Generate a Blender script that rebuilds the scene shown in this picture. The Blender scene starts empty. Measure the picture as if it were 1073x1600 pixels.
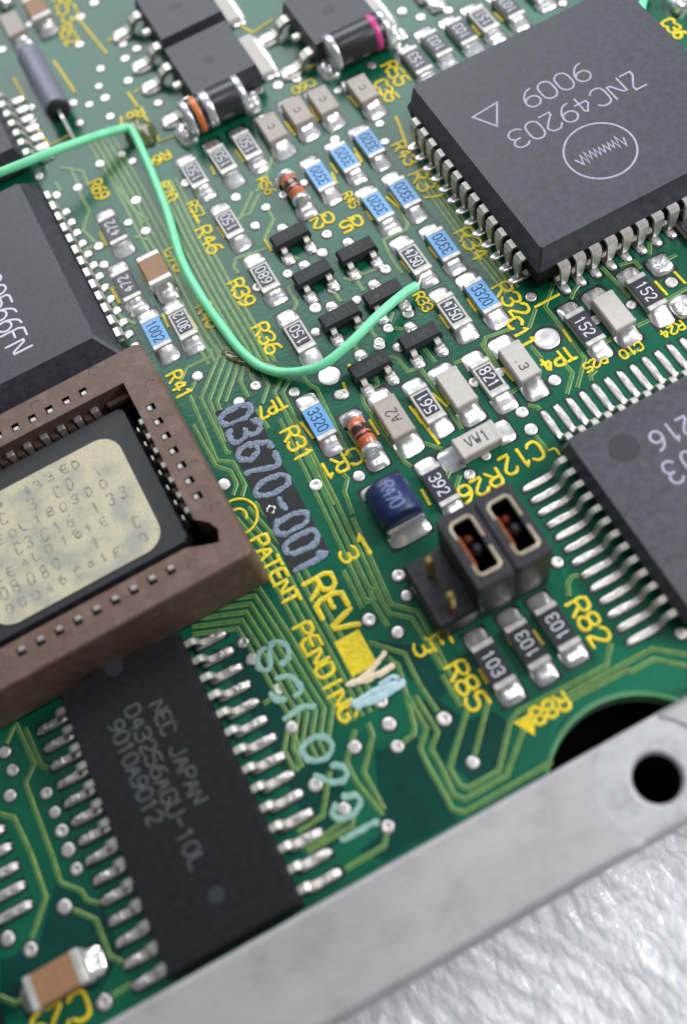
import bpy, bmesh, math, random
import numpy as np
from mathutils import Vector, Matrix, noise
random.seed(7)
# ---------------------------------------------------------------- camera (1 unit = 1 mm)
scene = bpy.context.scene
scene.unit_settings.scale_length = 0.001
COL = scene.collection
EUL = (0.4206885, 0.1376256, -0.4758236)
CAM = Vector((18.83010188, -24.7966486, 61.19365992))
FPX, PW, PH = 1577.129, 1073.0, 1600.0
cam_data = bpy.data.cameras.new('camera')
cam = bpy.data.objects.new('camera', cam_data)
COL.objects.link(cam)
cam.location = CAM
cam.rotation_euler = EUL
cam_data.sensor_width = 36.0
cam_data.lens = FPX / PH * 36.0
cam_data.clip_start = 0.5
cam_data.clip_end = 2000
cam_data.dof.use_dof = True
cam_data.dof.focus_distance = 72.0
cam_data.dof.aperture_fstop = 0.021
scene.camera = cam
# ---------------------------------------------------------------- light: a room with a bright far side, a ceiling lamp
scene.view_settings.view_transform = 'Standard'
scene.view_settings.look = 'None'
scene.view_settings.exposure = 0.15
world = bpy.data.worlds.new('World')
scene.world = world
world.use_nodes = True
wn, wl = world.node_tree.nodes, world.node_tree.links
bg = wn['Background']
bg.inputs[0].default_value = (0.80, 0.88, 1.0, 1)
wtc = wn.new('ShaderNodeTexCoord')
wdot = wn.new('ShaderNodeVectorMath'); wdot.operation = 'DOT_PRODUCT'
wdot.inputs[1].default_value = (0.45, 0.85, 0.12)       # the room is brighter towards its windows, dim behind the camera
wmr = wn.new('ShaderNodeMapRange')
wmr.inputs['From Min'].default_value = -0.6
wmr.inputs['From Max'].default_value = 1.0
wmr.inputs['To Min'].default_value = 0.07
wmr.inputs['To Max'].default_value = 0.42
wl.new(wtc.outputs['Generated'], wdot.inputs[0])
wl.new(wdot.outputs['Value'], wmr.inputs[0])
wl.new(wmr.outputs[0], bg.inputs[1])


def area(name, loc, target, sx, sy, power, color):
    d = bpy.data.lights.new(name, 'AREA')
    d.shape = 'RECTANGLE'
    d.size, d.size_y = sx, sy
    d.energy = power
    d.color = color
    o = bpy.data.objects.new(name, d)
    COL.objects.link(o)
    o.location = loc
    o.rotation_euler = (Vector(target) - Vector(loc)).to_track_quat('-Z', 'Y').to_euler()
    return o


area('window_light', (75, 240, 200), (25, 25, 0), 270, 150, 620000, (0.93, 0.97, 1.0))
area('ceiling_light', (95, -55, 300), (25, 10, 0), 90, 60, 150000, (1.0, 0.98, 0.96))
area('right_side_light', (125, -22, 78), (34, -22, 0), 60, 40, 125000, (0.97, 0.97, 1.0))  # area light added on the right to brighten the foam and rim there

ROT = Matrix.Rotation(EUL[2], 3, 'Z') @ Matrix.Rotation(EUL[1], 3, 'Y') @ Matrix.Rotation(EUL[0], 3, 'X')


def at(px, py, z=0.0):
    """board point (mm) at height z that was measured at this spot of the photograph"""
    v = ROT @ Vector(((px - PW / 2) / FPX, -(py - PH / 2) / FPX, -1))
    t = (z - CAM.z) / v.z
    return (CAM.x + t * v.x, CAM.y + t * v.y)


# ---------------------------------------------------------------- materials
def S(r, g, b):
    f = lambda c: (c / 255 / 12.92) if c <= 10 else ((c / 255 + 0.055) / 1.055) ** 2.4
    return (f(r), f(g), f(b), 1)


def mat(name, col, rough=0.5, metal=0.0, vary=0.0, vscale=1.0, bump=0.0, bscale=8.0, coat=0.0, rvary=0.0,
        col2=None, spec=0.5, stretch=None, detail=4.0, trans=0.0, sub=0.0):
    m = bpy.data.materials.new(name)
    m.use_nodes = True
    n, l = m.node_tree.nodes, m.node_tree.links
    p = n['Principled BSDF']
    p.inputs['Base Color'].default_value = col
    p.inputs['Roughness'].default_value = rough
    p.inputs['Metallic'].default_value = metal
    p.inputs['Specular IOR Level'].default_value = spec
    p.inputs['Coat Weight'].default_value = coat
    p.inputs['Coat Roughness'].default_value = 0.12
    if trans:
        p.inputs['Transmission Weight'].default_value = trans
    if sub:
        p.inputs['Subsurface Weight'].default_value = sub
        p.inputs['Subsurface Radius'].default_value = (1, 1, 1)
        p.inputs['Subsurface Scale'].default_value = 1.5
    tc = n.new('ShaderNodeTexCoord')
    mp = n.new('ShaderNodeMapping')
    l.new(tc.outputs['Object'], mp.inputs[0])
    if stretch:
        mp.inputs['Scale'].default_value = stretch
    if vary or col2:
        t = n.new('ShaderNodeTexNoise')
        t.inputs['Scale'].default_value = vscale
        t.inputs['Detail'].default_value = detail
        l.new(mp.outputs[0], t.inputs['Vector'])
        r = n.new('ShaderNodeValToRGB')
        r.color_ramp.elements[0].position = 0.32
        r.color_ramp.elements[1].position = 0.68
        if col2:
            a, b = col, col2
        else:
            a = tuple(c * (1 - vary) for c in col[:3]) + (1,)
            b = tuple(min(1, c * (1 + vary)) for c in col[:3]) + (1,)
        r.color_ramp.elements[0].color = a
        r.color_ramp.elements[1].color = b
        l.new(t.outputs[0], r.inputs[0])
        l.new(r.outputs[0], p.inputs['Base Color'])
        if rvary:
            mr = n.new('ShaderNodeMapRange')
            mr.inputs['To Min'].default_value = max(0.02, rough - rvary)
            mr.inputs['To Max'].default_value = rough + rvary
            l.new(t.outputs[0], mr.inputs[0])
            l.new(mr.outputs[0], p.inputs['Roughness'])
    if bump:
        t = n.new('ShaderNodeTexNoise')
        t.inputs['Scale'].default_value = bscale
        t.inputs['Detail'].default_value = 3
        l.new(mp.outputs[0], t.inputs['Vector'])
        b = n.new('ShaderNodeBump')
        b.inputs['Strength'].default_value = 1.0
        b.inputs['Distance'].default_value = bump
        l.new(t.outputs[0], b.inputs['Height'])
        l.new(b.outputs[0], p.inputs['Normal'])
    return m


M = dict(
    mask=mat('green_solder_mask', (0.005, 0.096, 0.052, 1), 0.22, 0, 0.16, 0.25, 0.012, 3.0, 0.0, 0.05, spec=0.32),
    laminate=mat('board_edge', S(70, 110, 80), 0.6),
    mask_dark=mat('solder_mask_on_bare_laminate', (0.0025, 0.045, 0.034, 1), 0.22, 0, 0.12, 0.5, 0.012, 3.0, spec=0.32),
    mask_light=mat('solder_mask_on_copper', (0.005, 0.125, 0.066, 1), 0.22, 0, 0.10, 0.5, 0.012, 3.0, spec=0.32),
    pad_shadow=mat('mask_shadow_ring', (0.001, 0.010, 0.009, 1), 0.35),  # shadow of the mask edge round each pad, painted as dark green
    trace=mat('trace_under_mask', (0.036, 0.19, 0.066, 1), 0.24, 0, 0.15, 1.0),
    trace_edge=mat('trace_edge_copper', S(156, 160, 74), 0.35, 0, 0.25, 2.0),
    solder=mat('solder', (0.64, 0.61, 0.58, 1), 0.40, 0.75, 0.08, 2.0, 0.012, 2.5, 0, 0.06),
    shiny=mat('bright_solder', (0.82, 0.80, 0.79, 1), 0.27, 0.8, 0.08, 2.0, 0.02, 1.8, 0, 0.06),
    tin=mat('tinned_lead', (0.62, 0.59, 0.54, 1), 0.42, 0.7, 0.12, 3.0, 0.02, 9.0, 0, 0.08),
    cap_end=mat('silver_end_cap', (0.56, 0.54, 0.51, 1), 0.45, 0.45, 0.15, 2.0, 0.03, 5.0),
    epoxy=mat('black_epoxy', (0.016, 0.016, 0.020, 1), 0.50, 0, 0.14, 5.0, 0.012, 14.0, 0, 0.06),
    epoxy2=mat('matt_black_epoxy', (0.011, 0.011, 0.013, 1), 0.66, 0, 0.30, 2.5, 0.015, 12.0, 0, 0.08, spec=0.2, detail=9.0),
    epoxy_g=mat('grey_epoxy', (0.042, 0.042, 0.055, 1), 0.45, 0, 0.30, 2.2, 0.022, 13.0, 0, 0.10, detail=9.0),
    dimple=mat('dark_mould_mark', (0.022, 0.022, 0.028, 1), 0.5),
    sot=mat('transistor_epoxy', (0.016, 0.016, 0.019, 1), 0.6, 0, 0.2, 9.0, 0.02, 16.0),
    res_black=mat('black_resistor_glass', (0.018, 0.018, 0.028, 1), 0.38, 0, 0.1, 5.0),
    res_blue=mat('blue_resistor_glass', S(100, 160, 214), 0.36, 0, 0.10, 1.2, 0.01, 3.0),
    ceramic=mat('white_ceramic', S(184, 180, 174), 0.45, 0.1, 0.06, 4.0),
    cap_grey=mat('grey_ceramic', S(170, 160, 150), 0.5, 0, 0.07, 3.0, 0.01, 8.0),
    cap_white=mat('pale_ceramic', S(190, 184, 177), 0.5, 0, 0.05, 3.0, 0.01, 8.0),
    cap_brown=mat('brown_ceramic', S(150, 112, 80), 0.5, 0, 0.10, 3.0, 0.01, 8.0),
    print_dark=mat('dark_print', S(50, 46, 52), 0.6),
    print_blue=mat('navy_print', S(30, 42, 84), 0.6),
    print_white=mat('white_print', S(214, 214, 220), 0.5),
    print_grey=mat('grey_print', S(160, 160, 176), 0.6, 0, 0.2, 6.0),
    print_faint=mat('faint_print', S(66, 72, 74), 0.7, 0, 0.45, 3.0),
    yellow=mat('yellow_silkscreen', S(226, 200, 16), 0.30, 0, 0.16, 3.0, 0.06, 6.0),
    yellow_pale=mat('thin_yellow_silkscreen', S(190, 176, 50), 0.4, 0, 0.18, 1.2),
    stamp=mat('black_ink', (0.010, 0.010, 0.013, 1), 0.7, 0, 0.3, 3.0, 0.02, 6.0),
    stamp_paint=mat('pale_blue_ink', S(122, 134, 152), 0.6, 0, 0.50, 7.0, 0.08, 7.0),
    paint=mat('grey_green_ink', S(134, 172, 160), 0.5, 0, 0.12, 3.0, 0.03, 3.0),
    paint_cream=mat('cream_paint', S(226, 208, 176), 0.4, 0, 0.12, 2.0, 0.05, 3.0),
    paint_white=mat('white_blue_paint', S(166, 196, 200), 0.4, 0, 0.15, 2.0, 0.05, 3.0),
    socket=mat('brown_socket_plastic', S(104, 80, 68), 0.52, 0, 0.07, 2.0, 0.015, 9.0),
    socket_in=mat('dark_brown_plastic', S(84, 64, 56), 0.55, 0, 0.07, 2.0),
    hole=mat('recess_shade', (0.004, 0.004, 0.006, 1), 0.9, spec=0.05),  # near-black colour stands in for the shade inside recesses and below parts
    contact=mat('socket_contact', (0.50, 0.46, 0.42, 1), 0.4, 0.7, 0.1, 4.0),
    header=mat('header_plastic', (0.014, 0.013, 0.018, 1), 0.42, 0, 0.25, 3.0, 0.03, 6.0, 0, 0.1),
    gold=mat('gold_pin', S(196, 168, 96), 0.32, 0.8, 0.15, 3.0),
    brass=mat('tin_frame', S(196, 182, 156), 0.4, 0.4, 0.15, 3.0),
    copper=mat('copper', S(170, 88, 50), 0.4, 0.5, 0.25, 3.0),
    glass_orange=mat('orange_glass', S(206, 110, 70), 0.12, 0, 0.25, 2.0, coat=0.8),
    glass_dark=mat('dark_glass', S(64, 40, 34), 0.12, 0, 0.2, 2.0, coat=0.8),
    coil=mat('blue_body', S(24, 40, 84), 0.38, 0, 0.15, 2.0, 0.02, 5.0),
    coil_print=mat('pale_blue_print', S(104, 116, 160), 0.5),
    diode=mat('diode_black', (0.03, 0.03, 0.034, 1), 0.3, 0, 0.1, 2.0, 0.01, 6.0),
    pink=mat('pink_band', S(206, 66, 140), 0.35),
    orange=mat('orange_band', S(214, 120, 60), 0.35),
    silver=mat('silver_band', (0.70, 0.70, 0.74, 1), 0.28, 0.6),
    can=mat('grey_can', S(128, 128, 142), 0.45, 0.2, 0.1, 1.5),
    rubber=mat('black_seal', (0.02, 0.025, 0.025, 1), 0.6),
    wire=mat('green_wire_insulation', S(126, 228, 172), 0.34, 0, 0.08, 1.0, 0.02, 1.2, sub=0.3),
    glue=mat('yellowed_flux', S(170, 176, 110), 0.12, 0, 0.2, 1.5, 0.15, 1.2, coat=0.5, trans=0.75),
    rim=mat('pale_cast_metal', S(172, 169, 170), 0.45, 0.25, 0.07, 0.30, 0.03, 2.6, 0, 0.08, stretch=(0.35, 1.3, 1)),
    rim_face=mat('machined_metal', S(178, 176, 180), 0.42, 0.3, 0.06, 0.6, 0.02, 4.0, stretch=(1, 3, 1)),
)


def scuffed(m, dark, scale, scratch, depth=0.05, strength=0.75):
    """grime patches in the colour and fine directional scratches in the surface"""
    n, l = m.node_tree.nodes, m.node_tree.links
    p = n['Principled BSDF']
    tc = n.new('ShaderNodeTexCoord')
    base = p.inputs['Base Color'].links[0].from_socket
    t = n.new('ShaderNodeTexNoise'); t.inputs['Scale'].default_value = scale; t.inputs['Detail'].default_value = 8
    t.inputs['Roughness'].default_value = 0.65
    l.new(tc.outputs['Object'], t.inputs['Vector'])
    r = n.new('ShaderNodeValToRGB')
    r.color_ramp.elements[0].position = 0.50; r.color_ramp.elements[0].color = (0, 0, 0, 1)
    r.color_ramp.elements[1].position = 0.74; r.color_ramp.elements[1].color = (strength, strength, strength, 1)
    l.new(t.outputs[0], r.inputs[0])
    mx = n.new('ShaderNodeMix'); mx.data_type = 'RGBA'
    l.new(r.outputs[0], mx.inputs[0]); l.new(base, mx.inputs[6]); mx.inputs[7].default_value = dark
    l.new(mx.outputs[2], p.inputs['Base Color'])
    mp = n.new('ShaderNodeMapping'); mp.inputs['Scale'].default_value = scratch
    mp.inputs['Rotation'].default_value = (0, 0, 0.12)
    l.new(tc.outputs['Object'], mp.inputs[0])
    t2 = n.new('ShaderNodeTexNoise'); t2.inputs['Scale'].default_value = 1.0; t2.inputs['Detail'].default_value = 6
    l.new(mp.outputs[0], t2.inputs['Vector'])
    b = n.new('ShaderNodeBump'); b.inputs['Distance'].default_value = depth
    l.new(t2.outputs[0], b.inputs['Height'])
    l.new(p.inputs['Normal'].links[0].from_socket, b.inputs['Normal'])
    l.new(b.outputs[0], p.inputs['Normal'])


scuffed(M['rim'], S(128, 124, 122), 0.45, (0.6, 9.0, 3.0), 0.035, 0.45)
scuffed(M['rim_face'], S(140, 138, 138), 0.9, (2.0, 12.0, 3.0))
scuffed(M['epoxy_g'], (0.06, 0.06, 0.068, 1), 1.6, (4.0, 4.0, 4.0), 0.01)
scuffed(M['socket'], S(134, 112, 100), 0.9, (3.0, 3.0, 3.0), 0.02)


def label_paper():
    m = bpy.data.materials.new('cream_paper')
    m.use_nodes = True
    n, l = m.node_tree.nodes, m.node_tree.links
    p = n['Principled BSDF']
    p.inputs['Roughness'].default_value = 0.7
    tc = n.new('ShaderNodeTexCoord')
    # soft stains
    t = n.new('ShaderNodeTexNoise'); t.inputs['Scale'].default_value = 0.45; t.inputs['Detail'].default_value = 5
    l.new(tc.outputs['Object'], t.inputs['Vector'])
    r = n.new('ShaderNodeValToRGB')
    r.color_ramp.elements[0].position = 0.42; r.color_ramp.elements[0].color = S(200, 192, 162)
    r.color_ramp.elements[1].position = 0.62; r.color_ramp.elements[1].color = S(168, 166, 152)
    l.new(t.outputs[0], r.inputs[0])
    # fine toner specks
    t2 = n.new('ShaderNodeTexNoise'); t2.inputs['Scale'].default_value = 9.0; t2.inputs['Detail'].default_value = 6
    l.new(tc.outputs['Object'], t2.inputs['Vector'])
    r2 = n.new('ShaderNodeValToRGB')
    r2.color_ramp.elements[0].position = 0.56; r2.color_ramp.elements[0].color = (0, 0, 0, 1)
    r2.color_ramp.elements[1].position = 0.70; r2.color_ramp.elements[1].color = (1, 1, 1, 1)
    l.new(t2.outputs[0], r2.inputs[0])
    mx = n.new('ShaderNodeMix'); mx.data_type = 'RGBA'
    l.new(r2.outputs[0], mx.inputs[0]); l.new(r.outputs[0], mx.inputs[6]); mx.inputs[7].default_value = S(136, 134, 124)
    l.new(mx.outputs[2], p.inputs['Base Color'])
    return m


M['paper'] = label_paper()
M['paper_ink'] = mat('faded_toner', S(146, 144, 134), 0.8, 0, 0.4, 4.0)


def foam_mat():
    m = bpy.data.materials.new('white_foam')
    m.use_nodes = True
    n, l = m.node_tree.nodes, m.node_tree.links
    p = n['Principled BSDF']
    p.inputs['Base Color'].default_value = S(250, 249, 255)
    p.inputs['Roughness'].default_value = 0.27
    p.inputs['Specular IOR Level'].default_value = 0.6
    p.inputs['Subsurface Weight'].default_value = 0.4
    p.inputs['Subsurface Radius'].default_value = (1, 1, 1.1)
    p.inputs['Subsurface Scale'].default_value = 1.2
    tc = n.new('ShaderNodeTexCoord')
    mp = n.new('ShaderNodeMapping'); mp.inputs['Scale'].default_value = (1.3, 0.75, 1.0)
    mp.inputs['Rotation'].default_value = (0, 0, 0.15)
    l.new(tc.outputs['Object'], mp.inputs[0])
    nz = n.new('ShaderNodeTexNoise'); nz.inputs['Scale'].default_value = 0.8
    l.new(mp.outputs[0], nz.inputs['Vector'])
    ad = n.new('ShaderNodeVectorMath'); ad.operation = 'MULTIPLY_ADD'
    ad.inputs[1].default_value = (0.9, 0.9, 0.9)
    l.new(nz.outputs['Color'], ad.inputs[0]); l.new(mp.outputs[0], ad.inputs[2])
    v = n.new('ShaderNodeTexVoronoi'); v.feature = 'SMOOTH_F1'; v.inputs['Scale'].default_value = 1.3
    v.inputs['Smoothness'].default_value = 0.35
    l.new(ad.outputs[0], v.inputs['Vector'])
    b = n.new('ShaderNodeBump'); b.inputs['Distance'].default_value = 0.11; b.invert = True
    l.new(v.outputs['Distance'], b.inputs['Height'])
    nz2 = n.new('ShaderNodeTexNoise'); nz2.inputs['Scale'].default_value = 3.0
    l.new(tc.outputs['Object'], nz2.inputs['Vector'])
    b2 = n.new('ShaderNodeBump'); b2.inputs['Distance'].default_value = 0.05
    l.new(nz2.outputs[0], b2.inputs['Height']); l.new(b.outputs[0], b2.inputs['Normal'])
    l.new(b2.outputs[0], p.inputs['Normal'])
    return m


M['foam'] = foam_mat()


# ---------------------------------------------------------------- mesh helpers
class MB:
    def __init__(s):
        s.v, s.f, s.m, s.sm = [], [], [], []

    def add(s, verts, faces, mi=0, smooth=False, T=None):
        b = len(s.v)
        for p in verts:
            p = Vector(p)
            s.v.append(tuple(T @ p) if T is not None else tuple(p))
        for f in faces:
            s.f.append([b + i for i in f]); s.m.append(mi); s.sm.append(smooth)
        return s

    def hull(s, pts, mi=0, smooth=False):
        bm = bmesh.new()
        for p in pts:
            bm.verts.new(p)
        bmesh.ops.convex_hull(bm, input=bm.verts)
        bmesh.ops.delete(bm, geom=[v for v in bm.verts if not v.link_faces], context='VERTS')
        bmesh.ops.recalc_face_normals(bm, faces=bm.faces)
        bmesh.ops.dissolve_limit(bm, angle_limit=0.001, verts=bm.verts, edges=bm.edges)
        bm.verts.index_update()
        s.add([v.co.copy() for v in bm.verts], [[v.index for v in f.verts] for f in bm.faces], mi, smooth)
        bm.free()
        return s

    def box(s, c, d, b=0.03, mi=0):
        hx, hy, hz = d[0] / 2, d[1] / 2, d[2] / 2
        b = min(b, hx * .9, hy * .9, hz * .9)
        pts = []
        for i in (-1, 1):
            for j in (-1, 1):
                for k in (-1, 1):
                    pts += [(c[0] + i * hx, c[1] + j * (hy - b), c[2] + k * (hz - b)),
                            (c[0] + i * (hx - b), c[1] + j * hy, c[2] + k * (hz - b)),
                            (c[0] + i * (hx - b), c[1] + j * (hy - b), c[2] + k * hz)]
        return s.hull(pts, mi)

    def frustum(s, x0, y0, z0, x1, y1, z1, cham=0.1, mi=0):
        """half sizes x0,y0 at z0 and x1,y1 at z1"""
        pts = []
        for hx, hy, z in ((x0, y0, z0), (x1, y1, z1)):
            for i in (-1, 1):
                for j in (-1, 1):
                    pts += [(i * hx, j * (hy - cham), z), (i * (hx - cham), j * hy, z)]
        return s.hull(pts, mi)

    def prism(s, poly, z0, z1, mi=0):
        n = len(poly)
        v = [(x, y, z1) for x, y in poly] + [(x, y, z0) for x, y in poly]
        f = [list(range(n)), list(range(2 * n - 1, n - 1, -1))] + [[i, n + i, n + (i + 1) % n, (i + 1) % n] for i in range(n)]
        return s.add(v, f, mi)

    def strip(s, path, width, thick, axis='y', mi=0):
        """bent metal strip: path of (u, z), extruded across by width; widths may vary: (u, z, w)"""
        n = len(path)
        vs = []
        for i, p in enumerate(path):
            a = path[max(0, i - 1)]; b = path[min(n - 1, i + 1)]
            d = Vector((b[0] - a[0], b[1] - a[1])); d.normalize()
            nn = (-d.y, d.x)
            w = (p[2] if len(p) > 2 else width) / 2
            for sd, t in ((-1, 1), (1, 1), (1, -1), (-1, -1)):
                u, z = p[0] + nn[0] * thick / 2 * t, p[1] + nn[1] * thick / 2 * t
                vs.append((u, sd * w, z))
        f = []
        for i in range(n - 1):
            for k in range(4):
                a, b = i * 4 + k, i * 4 + (k + 1) % 4
                f.append([a, b, b + 4, a + 4])
        f += [[3, 2, 1, 0], [4 * n - 4, 4 * n - 3, 4 * n - 2, 4 * n - 1]]
        return s.add(vs, f, mi, False)

    def lathe(s, prof, seg=20, axis='z', mi=0, smooth=True, T=None):
        """prof: list of (r, h); closed with end discs"""
        vs, fs = [], []
        for r, h in prof:
            for k in range(seg):
                a = 2 * math.pi * k / seg
                c, d = r * math.cos(a), r * math.sin(a)
                vs.append((c, d, h) if axis == 'z' else ((h, c, d) if axis == 'x' else (d, h, c)))
        for i in range(len(prof) - 1):
            for k in range(seg):
                k2 = (k + 1) % seg
                fs.append([i * seg + k, i * seg + k2, (i + 1) * seg + k2, (i + 1) * seg + k])
        fs.append(list(range(seg - 1, -1, -1)))
        fs.append([(len(prof) - 1) * seg + k for k in range(seg)])
        return s.add(vs, fs, mi, smooth, T)

    def blob(s, cx, cy, hx, hy, h, z=0.0, pw=4.0, seg=18, ns=0.12, seed=0, mi=0, top=None):
        """solder mound with a superellipse outline"""
        rings = ((1.0, 0.0), (0.97, 0.45), (0.86, 0.8), (0.6, 0.97), (0.3, 1.0))
        vs, fs = [], []
        for rr, hh in rings:
            for k in range(seg):
                a = 2 * math.pi * k / seg
                ca, sa = math.cos(a), math.sin(a)
                r = (abs(ca) ** pw + abs(sa) ** pw) ** (-1 / pw)
                x, y = r * ca, r * sa
                q = noise.noise(Vector((x * 1.7 + seed * 3.1, y * 1.7, rr * 2 + seed)))
                e = 1 + 0.5 * ns * q
                zz = z + h * hh * (1 + ns * 2.5 * q * (rr < 0.99))
                if top:
                    zz += top(x * rr, y * rr) * (hh > 0)
                vs.append((cx + hx * rr * x * e, cy + hy * rr * y * e, zz))
        zc = z + h * (1 + ns * noise.noise(Vector((seed, seed * 2.0, 0))))
        if top:
            zc += top(0, 0)
        vs.append((cx, cy, zc))
        n = len(rings)
        for i in range(n - 1):
            for k in range(seg):
                k2 = (k + 1) % seg
                fs.append([i * seg + k, i * seg + k2, (i + 1) * seg + k2, (i + 1) * seg + k])
        for k in range(seg):
            fs.append([(n - 1) * seg + k, (n - 1) * seg + (k + 1) % seg, n * seg])
        return s.add(vs, fs, mi, True)

    def mesh(s, name, mats):
        me = bpy.data.meshes.new(name)
        me.from_pydata(s.v, [], s.f)
        for m in mats:
            me.materials.append(m)
        me.polygons.foreach_set('material_index', s.m)
        me.polygons.foreach_set('use_smooth', s.sm)
        me.update()
        return me


def link(name, data, parent=None, loc=(0, 0, 0), rz=0.0, **props):
    o = bpy.data.objects.new(name, data)
    COL.objects.link(o)
    o.location = loc
    o.rotation_euler = (0, 0, rz)
    if parent is not None:
        o.parent = parent
    for k, v in props.items():
        if v is not None:
            o[k] = v
    return o


def thing(name, label, category, loc=(0, 0, 0), rz=0.0, group=None):
    return link(name, None, None, loc, rz, label=label, category=category, group=group)


ON_BODY = {'marking', 'logo', 'triangle_mark', 'mould_mark', 'band', 'metal_frame', 'spring', 'divider', 'faded_print'}


def part(name, mb, mats, parent, loc=(0, 0, 0), rz=0.0, **props):
    if isinstance(mb, MB):
        mb = mb.mesh(name, mats if isinstance(mats, (list, tuple)) else [mats])
    if name in ON_BODY and parent is not None:        # print and marks belong to the body they sit on
        for c in parent.children:
            if c.name.split('.')[0] in ('coating', 'body', 'socket_body', 'cap', 'glass_body') and c.location.length == 0 and c.rotation_euler.z == 0:
                host = c
                if c.name.startswith('coating'):
                    break
        else:
            host = locals().get('host', parent)
        parent = host
    return link(name, mb, parent, loc, rz, **props)


_cache = {}


def cached(key, fn, mats):
    if key not in _cache:
        _cache[key] = fn().mesh(key[0] if isinstance(key, tuple) else key, mats if isinstance(mats, (list, tuple)) else [mats])
    return _cache[key]


def clean(pts):
    out = [pts[0]]
    for p in pts[1:]:
        if math.dist(p, out[-1]) > 1e-4:
            out.append(p)
    return out


def chaikin(pts, closed, it=1):
    for _ in range(it):
        out = [] if closed else [pts[0]]
        n = len(pts)
        for i in range(n if closed else n - 1):
            a, b = pts[i], pts[(i + 1) % n]
            out += [(a[0] * .78 + b[0] * .22, a[1] * .78 + b[1] * .22), (a[0] * .22 + b[0] * .78, a[1] * .22 + b[1] * .78)]
        if not closed:
            out.append(pts[-1])
        pts = out
    return pts


def offset_normals(pts, closed):
    n = len(pts)
    res = []
    for i in range(n):
        a = pts[(i - 1) % n] if (closed or i > 0) else None
        b = pts[(i + 1) % n] if (closed or i < n - 1) else None
        p = pts[i]
        ds = []
        if a is not None:
            d = Vector((p[0] - a[0], p[1] - a[1])); d.normalize(); ds.append(d)
        if b is not None:
            d = Vector((b[0] - p[0], b[1] - p[1])); d.normalize(); ds.append(d)
        if len(ds) == 2:
            t = ds[0] + ds[1]
            if t.length < 1e-3:
                t = ds[0].copy()
            t.normalize()
            k = 1 / max(0.45, math.sqrt(max(0.0, (1 + ds[0].dot(ds[1])) / 2)))
        else:
            t, k = ds[0], 1
        res.append((-t.y * k, t.x * k))
    return res


def ribbon(mb, pts, w, z, h=0.03, closed=False, mi=0, round_ends=True, rough_edge=0.0):
    """raised ink or paint stroke with a domed section"""
    pts = clean(pts)
    if closed and math.dist(pts[0], pts[-1]) < 1e-4:
        pts = pts[:-1]
    if len(pts) < 2:
        return
    ws = [w] * len(pts)
    if round_ends and not closed:
        def ext(p, q):
            d = Vector((p[0] - q[0], p[1] - q[1])); d.normalize()
            return d
        d0, d1 = ext(pts[0], pts[1]), ext(pts[-1], pts[-2])
        pts = [(pts[0][0] + d0.x * w * .5, pts[0][1] + d0.y * w * .5), (pts[0][0] + d0.x * w * .28, pts[0][1] + d0.y * w * .28)] + pts + \
              [(pts[-1][0] + d1.x * w * .28, pts[-1][1] + d1.y * w * .28), (pts[-1][0] + d1.x * w * .5, pts[-1][1] + d1.y * w * .5)]
        ws = [w * .35, w * .82] + ws + [w * .82, w * .35]
    nn = offset_normals(pts, closed)
    vs, fs = [], []
    for i, (p, q) in enumerate(zip(pts, nn)):
        for t, hh in ((-.5, 0), (-.3, .8), (0, 1), (.3, .8), (.5, 0)):
            e = 1.0
            if rough_edge:
                e += rough_edge * noise.noise(Vector((p[0] * 3, p[1] * 3, t * 4)))
            ww = ws[i] * e
            vs.append((p[0] + q[0] * ww * t, p[1] + q[1] * ww * t, z + h * hh))
    n = len(pts)
    for i in range(n if closed else n - 1):
        j = (i + 1) % n
        for k in range(4):
            fs.append([i * 5 + k + 1, i * 5 + k, j * 5 + k, j * 5 + k + 1])
    mb.add(vs, fs, mi, True)


def offset_path(pts, o):
    nn = offset_normals(pts, False)
    return [(p[0] + q[0] * o, p[1] + q[1] * o) for p, q in zip(pts, nn)]


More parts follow.
